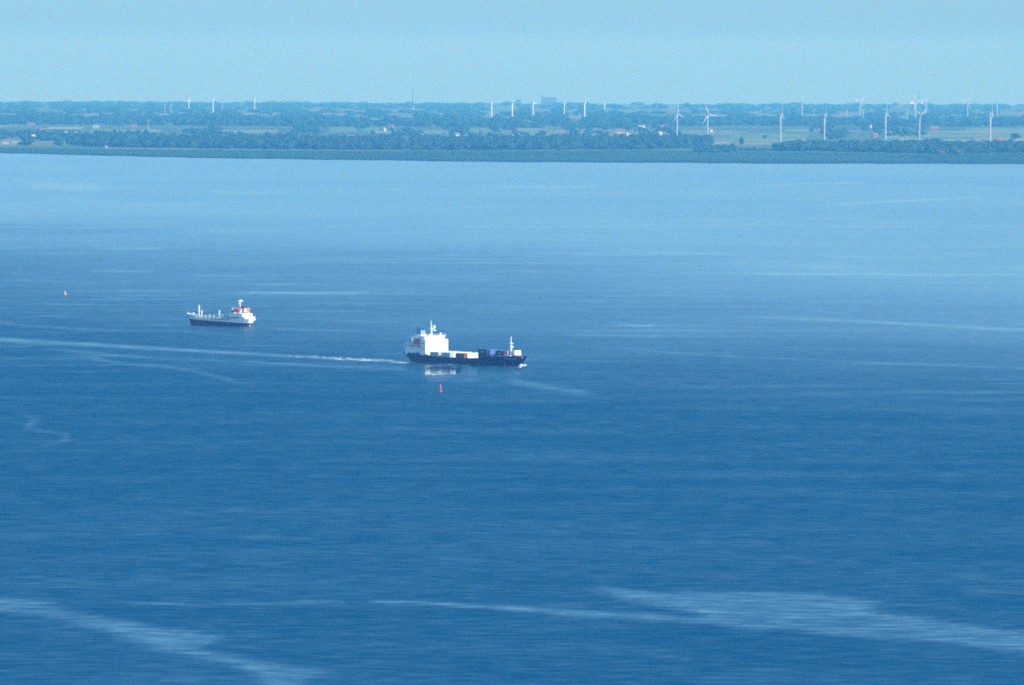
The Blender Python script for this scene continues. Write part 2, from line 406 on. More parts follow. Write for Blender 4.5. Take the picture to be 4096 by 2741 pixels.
# light fields one can tell apart: (x0, x1, y_near, y_far, colour)
FIELD_COL = {'barley': (0.204, 0.23, 0.102), 'grass': (0.119, 0.196, 0.076), 'straw': (0.323, 0.297, 0.17), 'ploughed': (0.204, 0.162, 0.111), 'rape': (0.272, 0.289, 0.102)}
FMAT = {k: land_material('field_' + k, [c, tuple(v * .88 for v in c), tuple(v * 1.1 for v in c)], 130., i + .7) for i, (k, c) in enumerate(FIELD_COL.items())}
FIELDS = [(360, 640, 531, 519, 'barley'), (190, 330, 517, 508, 'rape'), (860, 1000, 531, 521, 'barley'), (940, 1110, 531, 520, 'barley'), (1020, 1110, 481, 470, 'straw'), (940, 990, 471, 466, 'barley'), (1330, 1420, 560, 553, 'barley'),
          (1320, 1510, 528, 511, 'grass'), (1480, 1630, 534, 523, 'barley'), (1575, 1640, 534, 524, 'ploughed'), (1850, 1930, 554, 515, 'grass'), (1960, 2200, 553, 537, 'barley'), (1900, 2150, 536, 515, 'grass'),
          (2320, 2460, 550, 536, 'barley'), (2440, 2680, 548, 534, 'barley'), (2000, 2190, 521, 512, 'ploughed'), (2100, 2490, 492, 485, 'grass'), (2300, 2400, 520, 514, 'barley'),
          (2920, 2985, 557, 538, 'grass'), (2975, 3230, 556, 534, 'grass'), (2980, 3220, 563, 556, 'barley'), (2970, 3140, 578, 571, 'barley'), (2840, 2920, 575, 569, 'straw'), (3140, 3340, 526, 517, 'barley'), (3140, 3260, 572, 561, 'grass'), (3240, 3300, 577, 571, 'ploughed'),
          (3465, 3545, 572, 566, 'straw'), (3540, 3640, 567, 544, 'grass'), (3600, 3720, 560, 552, 'barley'), (3560, 3720, 548, 540, 'barley'), (3680, 4300, 531, 524, 'barley'), (3700, 4300, 552, 531, 'grass'), (3860, 4300, 524, 512, 'grass'), (3770, 3920, 572, 556, 'barley'), (4000, 4300, 566, 549, 'barley'), (3900, 4000, 561, 533, 'ploughed'),
          (3370, 3450, 528, 522, 'barley'), (3600, 3680, 474, 466, 'grass'), (3300, 3560, 466, 458, 'ploughed'), (680, 760, 460, 455, 'barley'), (1700, 1800, 462, 450, 'ploughed'), (1180, 1330, 462, 449, 'ploughed'), (60, 330, 457, 445, 'grass'), (3740, 3850, 482, 470, 'grass')]
for (x0, x1, yn, yf, k) in FIELDS:
    V = []; Fc = []
    for i in range(7):
        t = i / 6; x = x0 + (x1 - x0) * t
        for j in range(4):
            y = yn + (yf - yn) * j / 3 + math.sin(x0 + t * 5 + j) * .5
            V.append(at(x + (j - 1.5) * 5, y, 2.0 + .12 * (int(x0) % 5)))
    for i in range(6):
        for j in range(3): Fc.append((i * 4 + j, (i + 1) * 4 + j, (i + 1) * 4 + j + 1, i * 4 + j + 1))
    o = link_obj('field', np_mesh('field', V, Fc), FMAT[k]); o['kind'] = 'structure'

# ------------------------------------------------------------------ woods and trees
def ico(sub):
    bm = bmesh.new(); bmesh.ops.create_icosphere(bm, subdivisions=sub, radius=1.0)
    V = np.array([v.co[:] for v in bm.verts]); Fi = np.array([[v.index for v in f.verts] for f in bm.faces]); bm.free(); return V, Fi
ICO1 = ico(1); ICO2 = ico(2)
rng = np.random.default_rng(12)
def leaf_mat(name, c0, c1):
    mt, nt, b = nodes_mat(name); N = nt.nodes; L = nt.links
    geo = N.new('ShaderNodeNewGeometry'); nz = N.new('ShaderNodeTexNoise'); nz.inputs['Scale'].default_value = .07; nz.inputs['Detail'].default_value = 4
    L.new(geo.outputs['Position'], nz.inputs['Vector'])
    at_ = N.new('ShaderNodeAttribute'); at_.attribute_name = 'tone'
    ad = N.new('ShaderNodeMath'); ad.operation = 'MULTIPLY_ADD'; ad.inputs[1].default_value = .5; L.new(nz.outputs[0], ad.inputs[0]); L.new(at_.outputs['Fac'], ad.inputs[2])
    rp = N.new('ShaderNodeValToRGB'); rp.color_ramp.elements[0].position = .25; rp.color_ramp.elements[0].color = (*c0, 1); rp.color_ramp.elements[1].position = .95; rp.color_ramp.elements[1].color = (*c1, 1)
    L.new(ad.outputs[0], rp.inputs[0]); L.new(rp.outputs[0], b.inputs['Base Color'])
    b.inputs['Roughness'].default_value = .9; b.inputs['Specular IOR Level'].default_value = .1
    return mt
LEAF = leaf_mat('foliage', (.008, .026, .014), (.022, .058, .024))
LEAF_RED = leaf_mat('foliage_copper', (.03, .03, .015), (.085, .07, .035))
BARK = paint('bark', (.09, .07, .05), .9)
def crown_cloud(P, Rw, Hh, base, mesh=ICO1, rough=.38):
    """many lumpy crowns in one array: P (n,3) ground points, Rw radius, Hh height"""
    V0, F0 = mesh; n = len(P); k = len(V0)
    J = 1 + rng.uniform(-rough, rough, (n, k, 1))
    V = V0[None] * J
    V = V * np.stack([Rw, Rw, (Hh - base) / 2], 1)[:, None, :]
    V[:, :, 2] += (base + (Hh - base) / 2)[:, None]
    V += P[:, None, :]
    Fi = (F0[None] + (np.arange(n) * k)[:, None, None]).reshape(-1, 3)
    return V.reshape(-1, 3), Fi, np.repeat(rng.uniform(0, .55, n), k)
def wood(label, front, back, x0, x1, count, hgt, wid, mat=LEAF, mesh=ICO1, gaps=.0):
    """a stand of trees between two base lines given as photo rows; one object"""
    xs = rng.uniform(x0, x1, count * 3); t = rng.uniform(0, 1, count * 3)
    keep = fbm(xs / 60.0, t * 2 + x0 * .01, int(x0) % 97 + 5, 3) > gaps
    xs = xs[keep][:count]; t = t[keep][:count]
    yf = np.interp(xs, [p[0] for p in front], [p[1] for p in front]); yb = np.interp(xs, [p[0] for p in back], [p[1] for p in back])
    P = np.array([at(x, a + (b_ - a) * s, 2.0)[:] for x, a, b_, s in zip(xs, yf, yb, t)])
    Hh = hgt * rng.uniform(.42, 1.25, len(xs)) * (.75 + .5 * fbm(xs / 35.0, xs * 0 + 1.5, 41, 3)); Rw = wid * rng.uniform(.4, 1.3, len(xs))
    V, Fi, tone = crown_cloud(P, Rw, Hh, Hh * .05, mesh)
    me = np_mesh('woodland', V, Fi); a_ = me.attributes.new('tone', 'FLOAT', 'POINT'); a_.data.foreach_set('value', tone.astype(np.float32))
    o = link_obj('woodland', me, mat); o['kind'] = 'stuff'; o['label'] = label; o['category'] = 'woodland'
    return o
wood('open woodland around the houses of the left village', [(-500, 576), (0, 580), (400, 586)], [(-500, 540), (0, 540), (400, 548)], -450, 360, 480, 10, 8, mesh=ICO2, gaps=.5)
wood('long dark belt of trees behind the left shore marsh', [(330, 586), (400, 588), (700, 594), (1000, 597)], [(330, 560), (400, 560), (700, 566), (1000, 566)], 340, 1000, 1050, 13, 9, mesh=ICO2, gaps=.28)
wood('dark belt of trees behind the marsh at the centre', [(1000, 597), (1400, 600), (2100, 600)], [(1000, 566), (1400, 570), (2100, 568)], 1000, 2120, 1700, 13, 9, mesh=ICO2, gaps=.22)
wood('dark wood behind the marsh left of the first tall turbines', [(2120, 599), (2600, 598), (2850, 590)], [(2120, 568), (2600, 564), (2850, 566)], 2120, 2840, 1150, 13, 9, mesh=ICO2, gaps=.25)
wood('low clump of bushes on the marsh by the open fields', [(2790, 612), (2950, 606)], [(2790, 596), (2950, 590)], 2780, 2945, 90, 8, 7, mesh=ICO2)
wood('thin row of low bushes along the marsh edge', [(2940, 604), (3160, 604)], [(2940, 600), (3160, 600)], 2940, 3170, 90, 4, 6)
wood('dark belt of trees under the right-hand turbines', [(3090, 604), (3300, 606), (3700, 616), (4000, 612), (4600, 612)], [(3090, 592), (3300, 586), (3700, 586), (4000, 590), (4600, 590)], 3110, 4560, 1500, 12, 9, mesh=ICO2, gaps=.2)
wood('copper coloured thicket in front of the right-hand tree belt', [(3730, 616), (3850, 616)], [(3730, 600), (3850, 600)], 3730, 3850, 70, 8, 8, LEAF_RED)
wood('tree belt of the left village', [(-450, 560), (300, 566), (640, 566)], [(-450, 530), (300, 534), (640, 538)], -440, 620, 330, 10, 8, gaps=.5)
wood('second tree belt across the left half', [(-450, 500), (300, 500), (700, 504), (1400, 508)], [(-450, 478), (300, 480), (700, 478), (1400, 484)], -440, 1480, 1500, 15, 13, gaps=.3)
wood('second tree belt left of the bright central turbines', [(1480, 506), (2060, 512)], [(1480, 486), (2060, 486)], 1500, 2080, 520, 15, 13, gaps=.42)
wood('second tree belt behind the central fields', [(2060, 512), (2740, 512)], [(2060, 486), (2740, 482)], 2080, 2740, 560, 13, 13, gaps=.46)
wood('second tree belt behind the right-hand fields', [(2700, 506), (3300, 504), (4600, 512)], [(2700, 484), (3300, 484), (4600, 486)], 2700, 4560, 1350, 14, 13, gaps=.34)
wood('scattered field trees left of centre', [(640, 545), (1400, 548)], [(640, 500), (1400, 506)], 640, 1500, 170, 10, 9, gaps=.55)
wood('scattered field trees right of centre', [(1500, 548), (2700, 548)], [(1500, 506), (2700, 508)], 1500, 2720, 170, 10, 9, gaps=.57)
wood('scattered field trees among the right-hand farms', [(3250, 562), (3700, 545)], [(3250, 505), (3700, 505)], 3240, 3700, 140, 10, 10, gaps=.5)
wood('pale trees between the far fields', [(-400, 478), (4500, 486)], [(-400, 455), (4500, 462)], -400, 4500, 1000, 12, 15, gaps=.56)
wood('farthest tree belt below the skyline', [(-500, 455), (4600, 462)], [(-500, 432), (4600, 444)], -480, 4560, 1100, 11, 20, gaps=.52)
wood('tree line on the skyline', [(-500, 430), (4600, 442)], [(-500, 409), (4600, 426)], -480, 4560, 1300, 13, 28, gaps=.4)

def crown_mesh(seed, r, h):
    g = np.random.default_rng(seed); n = 34
    th = g.uniform(0, 2 * math.pi, n); z = g.uniform(-.8, .95, n); rad = np.sqrt(1 - z * z) * g.uniform(.45, .95, n)
    P = np.stack([rad * np.cos(th) * r * .8, rad * np.sin(th) * r * .8, h * .58 + z * h * .36], 1)
    V0, F0 = ICO1
    V = V0[None] * (1 + g.uniform(-.35, .35, (n, len(V0), 1))) * (r * g.uniform(.22, .42, n))[:, None, None] + P[:, None, :]
    Fi = (F0[None] + (np.arange(n) * len(V0))[:, None, None]).reshape(-1, 3)
    me = np_mesh('crown', V.reshape(-1, 3), Fi); a_ = me.attributes.new('tone', 'FLOAT', 'POINT'); a_.data.foreach_set('value', np.repeat(g.uniform(0, .5, n), len(V0)).astype(np.float32))
    me.materials.append(LEAF); return me
CROWNS = [crown_mesh(i, 1.0, 2.0) for i in range(4)]
def trunk_mesh():
    b = MB(); b.tube((0, 0, -.05), (0, 0, .9), .075, .05, 7)
    for k in range(5):
        a = k * 1.26 + .3; b.tube((0, 0, .55 + .06 * k), (.5 * math.cos(a), .5 * math.sin(a), 1.15 + .08 * k), .03, .012, 5)
    me = bpy.data.meshes.new('trunk'); me.from_pydata(b.v, [], b.f); me.update(); me.materials.append(BARK); return me
TRUNK = trunk_mesh()
def tree(px, py, h, w, label, k=0):
    p = at(px, py, 2.0); e = empty('tree', p, px * .7)
    e.scale = (w / 2, w / 2, h / 2)
    link_obj('trunk', TRUNK, None, e); link_obj('crown', CROWNS[k % 4], None, e)
    tag(e, label, 'tree', 'single trees along the far shore')
for i, (x, y, h, w, lb) in enumerate([
        (3740, 590, 17, 24, 'biggest round dark tree rising above the right-hand tree belt'),
        (3787, 588, 12, 15, 'smaller round tree right of the biggest round tree'),
        (2966, 582, 15, 12, 'tall narrow tree beside the pale fields, right of the marsh bushes'),
        (2810, 606, 12, 11, 'lone pointed tree standing on the marsh right of the two tall turbines'),
        (3060, 557, 9, 9, 'small tree in the pale field left of the tall bright turbine'),
        (3195, 590, 14, 12, 'upright tree right of the tall bright turbine'),
        (3155, 594, 12, 13, 'broad tree at the foot of the tall bright turbine'),
        (1985, 535, 15, 17, 'round tree in the bright field at the centre'),
        (1566, 530, 14, 9, 'narrow tree between the two pale fields left of centre'),
        (2515, 527, 13, 18, 'dark round tree behind the red-roofed farm'),
        (2336, 566, 16, 12, 'tall tree breaking the top of the central belt'),
        (1070, 560, 17, 14, 'high tree above the shore belt, left third of the coast'),
        (4060, 560, 14, 22, 'broad tree in the field near the right edge'),
        (3640, 545, 11, 15, 'round tree beside the grey turbine tower')]):
    tree(x, y, h, w, lb, i)

# ------------------------------------------------------------------ houses
M_WALL = paint('white_render', (.42, .42, .41), .7, .08); M_BRICK = paint('red_brick', (.2, .09, .065), .8, .2); M_ROOF = paint('red_tiles', (.20, .085, .06), .8, .2)
M_GREYROOF = paint('grey_roof', (.35, .37, .4), .7, .15); M_GLASS = paint('window_glass', (.05, .07, .1), .1); M_CONC = paint('grey_concrete', (.09, .11, .13), .8, .15); M_CREAM = paint('cream_panels', (.70, .64, .48), .7, .08)
def house(px, py, w, d, h, rh, wall, roof, label, rz=0.0, h0=2.0):
    p = at(px, py, h0); e = empty('house', p, rz)
    b = MB(); b.prism([(-w / 2, -d / 2), (w / 2, -d / 2), (w / 2, d / 2), (-w / 2, d / 2)], 0, h)
    b.add([(-w / 2, -d / 2, h), (-w / 2, d / 2, h), (-w / 2, 0, h + rh - .12), (w / 2, -d / 2, h), (w / 2, d / 2, h), (w / 2, 0, h + rh - .12)], [(0, 2, 1), (3, 4, 5)])
    b.build('wall', wall, e)
    o = .5; r = MB()
    for s in (-1, 1):
        r.add([(-w / 2 - o, s * (d / 2 + o), h - .25), (w / 2 + o, s * (d / 2 + o), h - .25), (w / 2 + o, 0, h + rh), (-w / 2 - o, 0, h + rh), (-w / 2 - o, s * (d / 2 + o), h - .05), (w / 2 + o, s * (d / 2 + o), h - .05), (w / 2 + o, 0, h + rh + .2), (-w / 2 - o, 0, h + rh + .2)],
              [(0, 1, 2, 3), (4, 5, 6, 7), (0, 1, 5, 4), (1, 2, 6, 5), (3, 0, 4, 7)])
    rf = r.build('roof', roof, e)
    c = MB(); c.box(w * .2, w * .2 + .9, -.45, .45, h + rh * .6, h + rh + 1.1); c.build('chimney', M_BRICK, rf)
    g = MB(); g.box(-.55, .55, -d / 2 - .04, -d / 2 + .02, 0.02, 2.1); g.build('door', M_GREYROOF, e)
    for x in (-w * .32, w * .32):
        g = MB(); g.box(x - .6, x + .6, -d / 2 - .05, -d / 2 + .02, .95, 2.2); g.build('window', M_GLASS, e)
    tag(e, label, 'house', 'houses of the far shore')
W, K, RD, GR = M_WALL, M_BRICK, M_ROOF, M_GREYROOF
for a in [(22, 577, 13, 9, 4.5, 4.5, W, RD, 'white house with red roof at the far left of the shore', .1),
          (104, 556, 8, 9, 7.5, 3.5, W, RD, 'tall bright white gable with a red roof in the left village', .9),
          (131, 556, 9, 8, 5.5, 3.5, W, GR, 'small white house right of the tall white gable', .5),
          (196, 562, 12, 8, 4, 4.5, K, RD, 'brick house with red roof among the left village trees', .2),
          (165, 530, 21, 10, 4, 6, K, RD, 'long red-roofed barn behind the left village', .05),
          (126, 505, 18, 9, 4, 5, K, RD, 'distant red-roofed farm above the left village', .0),
          (265, 546, 11, 8, 6.5, 3.5, W, GR, 'white house in the gap of the left tree belt', .6),
          (286, 558, 5, 9, 6, 3, W, GR, 'slim brilliant white gable right of the village centre', 1.0),
          (305, 543, 10, 8, 5, 4, K, RD, 'small red-roofed house right of the slim white gable', .3),
          (336, 556, 6, 6, 5, 2.5, W, GR, 'tiny white hut at the right end of the left village', .7),
          (385, 513, 16, 9, 4, 2.5, W, GR, 'low white farm building above the left belt', .0),
          (423, 592, 4, 4, 2.6, 1.2, W, GR, 'tiny white boathouse on the left marsh', .8),
          (472, 566, 14, 9, 4.5, 4, W, GR, 'pale house with a hipped look inside the left belt', .4),
          (536, 513, 14, 9, 4, 5, K, RD, 'red-roofed house beside the thin mast', .1),
          (836, 549, 5, 6, 6, 2.5, W, GR, 'small white gable peeping over the belt left of the crane', .7),
          (1404, 557, 12, 8, 6, 2, W, GR, 'square white house at the edge of the belt, left of centre', .0),
          (1536, 527, 7, 7, 6, 3, W, GR, 'bright white cube house in the yellow field', .9),
          (1690, 595, 26, 10, 3.5, 6, K, RD, 'long low red-roofed barn in front of the central belt', .0),
          (1692, 560, 11, 9, 7, 4, W, GR, 'white farmhouse above the red-roofed barn', .7),
          (1826, 547, 12, 9, 4.5, 4.5, W, RD, 'white house with pink roof at the top of the central belt', .8),
          (1566, 512, 12, 8, 4, 4, W, RD, 'far small red-and-white farm behind the yellow field', .2),
          (2054, 535, 14, 8, 4, 4, K, RD, 'red-roofed farm in the central bright field', .1),
          (2022, 490, 8, 8, 6, 3, W, GR, 'far white speck of a house below the second bright turbine', .8),
          (2250, 540, 14, 8, 5, 5, K, RD, 'brick farm left of the red-roofed farm', .2),
          (2480, 536, 20, 9, 4.5, 6, W, RD, 'farm with a bright red roof and white wall in the centre fields', .1),
          (2508, 541, 6, 6, 4, 2, W, GR, 'small white shed right of the bright red roof', .6),
          (2566, 515, 17, 9, 5, 3, W, GR, 'far white barn catching the light', .4),
          (2639, 541, 8, 8, 5, 3, W, GR, 'small white cottage left of the first tall turbine', .6),
          (2657, 515, 24, 10, 4, 6, K, RD, 'long red roof left of the first tall turbine', .0),
          (2777, 546, 8, 7, 3.5, 4, K, RD, 'tiny orange-roofed house between the two tall turbines', .2),
          (2841, 529, 9, 8, 5, 4.5, W, RD, 'white and red house right of the second tall turbine', .7),
          (3372, 491, 22, 9, 5, 3, W, GR, 'pale shed at the foot of a short turbine', .0),
          (3481, 512, 6, 6, 5, 2.5, W, GR, 'upright white house below the pair of far turbines', .8),
          (3500, 549, 12, 9, 4, 5, K, RD, 'vivid red roof among the right-hand trees', .3),
          (3528, 574, 8, 7, 4, 2.5, W, GR, 'white shed at the foot of the leaning-blade turbine', .4),
          (3737, 522, 22, 10, 5, 6, K, RD, 'dull red barn behind the right-hand meadow', .1),
          (3998, 568, 16, 9, 4, 5, K, RD, 'pinkish roof beside the rightmost tall turbine', .2),
          (4083, 472, 18, 10, 5, 6, K, RD, 'distant red roof at the right edge', .1)]:
    house(*a)
# the long white hall at the far left
p0 = at(70, 578, 2.0); e = empty('shore_hall', p0, .03)
b = MB(); b.box(-11, 11, -5, 5, 0, 4.2); b.build('wall', M_WALL, e)
b = MB(); b.prism([(-11.6, -5.6), (11.6, -5.6), (11.6, 5.6), (-11.6, 5.6)], 4.2, 5.6, [(-11.6, -.3), (11.6, -.3), (11.6, .3), (-11.6, .3)]); b.build('roof', M_GREYROOF, e)
for k in range(5):
    b = MB(); b.box(-10 + k * 4.3, -7.6 + k * 4.3, -5.05, -4.95, .2, 2.6); b.build('door', M_GLASS, e)
tag(e, 'long low white hall by the water at the far left', 'hall')

# ------------------------------------------------------------------ far structures on the skyline
def tower_block(px, dist, w, h, d, label, mat, rows, cols, extra=None, name='apartment_block', lift=0):
    p = at_dist(px, dist, 1.0); e = empty(name, p, 0.12)
    b = MB(); b.box(-w / 2, w / 2, -d / 2, d / 2, 0, h); b.build('wall', mat, e)
    b = MB(); b.box(-w / 2 - .4, w / 2 + .4, -d / 2 - .4, d / 2 + .4, h, h + 1.2); b.build('roof', M_GREYROOF, e)
    for r in range(rows):
        z = h * (r + .5) / rows
        g = MB()
        g.box(-w * .46, w * .46, -d / 2 - .06, -d / 2 + .02, z - h * .16 / rows, z + h * .2 / rows)
        g.build('window_band', M_GLASS, e)
    if extra:
        b = MB(); b.box(*extra); b.build('roof_house', mat, e)
    tag(e, label, 'building'); return e
DB = 37000.0
tower_block(2192, DB, 70, 42, 30, 'broad grey-blue block on the skyline, tallest at the centre', M_CONC, 5, 1, (-34, -26, -12, 12, 43.3, 49), lift=1)
tower_block(2071, DB, 24, 30, 20, 'narrow grey tower block left of the broad skyline block', M_CONC, 6, 1)
tower_block(1941, 30000., 14, 26, 12, 'pale tower block beside the leftmost of the central turbines', M_CONC, 5, 1)
tower_block(3640, 40000., 28, 27, 22, 'wide cream power station block on the right skyline', M_CREAM, 0, 1, name='boiler_house')
tower_block(3681, 40000., 9, 28, 12, 'narrow cream power station block beside the chimney', M_CREAM, 0, 1, name='boiler_house')
p = at_dist(3669, 40100., 1.0); e = empty('chimney_stack', p); b = MB(); b.lathe([(3.4, 0), (2.6, 40), (1.8, 82)], 14); b.build('shaft', M_CONC, e, True)
b = MB(); b.lathe([(2.4, 78), (2.4, 80)], 14); b.build('gallery', M_GREYROOF, e)
tag(e, 'tall thin chimney stack of the right skyline power station', 'chimney')
p = at_dist(1648, 36000., 1.0); e = empty('chimney_stack', p); b = MB(); b.lathe([(3, 0), (2.4, 40), (1.6, 74)], 12); b.build('shaft', M_CONC, e, True)
b = MB(); b.lathe([(2.2, 70), (2.2, 71.5)], 12); b.build('gallery', M_GREYROOF, e)
tag(e, 'faint chimney on the skyline left of the central turbines', 'chimney')
M_STEEL = paint('grey_steel', (.22, .26, .32), .6, .1); M_MAST = paint('galvanised_mast', (.62, .64, .66), .5, .1)
def crane(px, dist, label, h=48.0, lean=26.0):
    p = at_dist(px, dist, 1.0); e = empty('harbour_crane', p)
    b = MB()
    for sx in (-7, 7):
        for sy in (-6, 6): b.tube((sx, sy, 0), (sx * .55, sy * .5, 22), .8, .7, 6)
    b.tube((-7, -6, 10), (7, -6, 10), .5, .5, 6); b.build('portal', M_STEEL, e)
    b = MB(); b.box(-6, 6, -4, 4, 22, 29); b.build('machine_house', M_STEEL, e)
    b = MB(); b.tube((3, 0, 27), (-lean + 6, 0, h + 22), 1.1, .6, 6); b.tube((5, 0, 29), (-2, 0, h), .8, .5, 6); b.build('jib', M_STEEL, e)
    b = MB(); b.tube((-2, 0, h), (-lean + 6, 0, h + 22), .3, .3, 5); b.build('stay', M_STEEL, e)
    tag(e, label, 'crane', 'harbour cranes on the left skyline')
crane(1136, 37000., 'left of two grey harbour cranes with raised jib on skyline')
crane(1168, 37000., 'right of two grey harbour cranes with raised jib on skyline')
def mast(px, py, h, label):
    p = at(px, py, 2.0); e = empty('radio_mast', p)
    b = MB(); b.tube((0, 0, 0), (0, 0, h), .55, .3, 6); b.build('pole', M_MAST, e)
    b = MB(); b.box(-.9, .9, -.9, .9, h - 2, h - .4); b.build('antenna', M_MAST, e)
    tag(e, label, 'mast')
mast(593, 533, 30, 'thin pale radio mast over the left tree belt')
mast(2317, 479, 19, 'short pale mast in front of the central turbines')

# ------------------------------------------------------------------ wind turbines
M_TURB = paint('turbine_white', (.85, .85, .84), .45, .04); M_TURBG = paint('turbine_light_grey', (.42, .44, .46), .5, .05); M_TURBD = paint('turbine_dark_grey', (.26, .30, .33), .5, .05); M_TIP = paint('turbine_red', (.62, .10, .07), .45, .05)
def blade_mesh(R, red):
    st = [(0.02, .05, .05), (.08, .06, .05), (.2, .085, .03), (.45, .058, .018), (.68, .042, .012), (.70, .041, .012), (.80, .034, .01), (.82, .033, .01), (.97, .016, .006), (1.0, .006, .003)]
    def part(rows):
        V = []; Fc = []
        for (t, c, th) in rows:
            z = t * R; c *= R * .95; th *= R
            V += [(-c * .35, 0, z), (0, -th / 2, z), (c * .65, 0, z), (0, th / 2, z)]
        for i in range(len(rows) - 1):
            for k in range(4): Fc.append((i * 4 + k, i * 4 + (k + 1) % 4, i * 4 + 4 + (k + 1) % 4, i * 4 + 4 + k))
        Fc.append((3, 2, 1, 0)); n = len(rows) * 4; Fc.append((n - 4, n - 3, n - 2, n - 1)); return V, Fc
    mw = bpy.data.meshes.new('blade'); mw.from_pydata(*[part(st)[0], [], part(st)[1]]); mw.update(); mw.materials.append(M_TURB)
    rows = [(t, c * 1.12, th * 1.3) for t, c, th in st[5:7]]
    V1, F1 = part(rows); rows = [(t, c * 1.12, th * 1.3) for t, c, th in ((.90, .025, .008), (.985, .012, .006))]; V2, F2 = part(rows)
    mr = bpy.data.meshes.new('red_band'); mr.from_pydata(V1 + V2, [], F1 + [tuple(i + len(V1) for i in q) for q in F2]); mr.update(); mr.materials.append(M_TIP)
    return mw, mr
TOWER = bpy.data.meshes.new('tower'); _b = MB().lathe([(.040, 0), (.038, .1), (.032, .55), (.025, 1.0)], 14); TOWER.from_pydata(_b.v, [], _b.f); TOWER.update(); smooth(TOWER); TOWER.materials.append(M_TURB)
NAC = bpy.data.meshes.new('nacelle'); _b = MB()
_b.lathe([(.010, -.045), (.024, -.03), (.029, 0), (.026, .04), (.014, .075)], 12); NAC.from_pydata([(x, z_, y) for x, y, z_ in _b.v], [], _b.f); NAC.update(); smooth(NAC); NAC.materials.append(M_TURB)
HUB = bpy.data.meshes.new('hub'); _b = MB(); _b.lathe([(.004, -.028), (.017, -.018), (.021, 0), (.017, .012)], 12); HUB.from_pydata([(x, z_, y) for x, y, z_ in _b.v], [], _b.f); HUB.update(); smooth(HUB); HUB.materials.append(M_TURB)
BLADE, BAND = blade_mesh(1.0, True)
def turbine(px, yh, yb, yaw, ph, label, rr_=.50, bands=False, ground=None):
    p = at(px, yb, 2.0) if ground is None else at_dist(px, ground, 2.0)
    dist = rdist(p); H = (yb - yh) / F_PX * dist + 0.5
    e = empty('wind_turbine', p + Vector((0, 0, -1.0)), 0)
    t = link_obj('tower', TOWER, None, e); t.scale = (H, H, H + 1)
    n = link_obj('nacelle', NAC, None, e); n.location = (0, 0, H + 1); n.rotation_euler = (0, 0, math.radians(yaw)); n.scale = (H, H, H)
    h = link_obj('hub', HUB, None, e); off = Vector((0, -.062 * H, 0)); off.rotate(Euler((0, 0, math.radians(yaw))))
    h.location = (off.x, off.y, H + 1); h.rotation_euler = (0, 0, math.radians(yaw)); h.scale = (H, H, H)
    for k in range(3):
        b = link_obj('blade', BLADE, None, e); b.location = h.location
        b.rotation_euler = (Euler((0, math.radians(ph + 120 * k), 0)).to_matrix().to_4x4().to_euler()); b.scale = (rr_ * H,) * 3
        b.rotation_euler = (Matrix.Rotation(math.radians(yaw), 3, 'Z') @ Matrix.Rotation(math.radians(ph + 120 * k), 3, 'Y')).to_euler()
        if bands: link_obj('red_band', BAND, None, b)
    if px in (341, 659, 683, 797, 888, 2624, 3676):  # these fainter-looking turbines take the darker grey
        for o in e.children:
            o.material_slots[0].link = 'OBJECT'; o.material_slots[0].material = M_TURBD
    elif px > 2600:      # the eastern park takes a light grey tone and stands on slimmer towers
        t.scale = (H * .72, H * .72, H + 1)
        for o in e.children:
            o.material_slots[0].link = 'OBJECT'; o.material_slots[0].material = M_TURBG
    tag(e, label, 'wind turbine', 'wind turbines of the far shore')
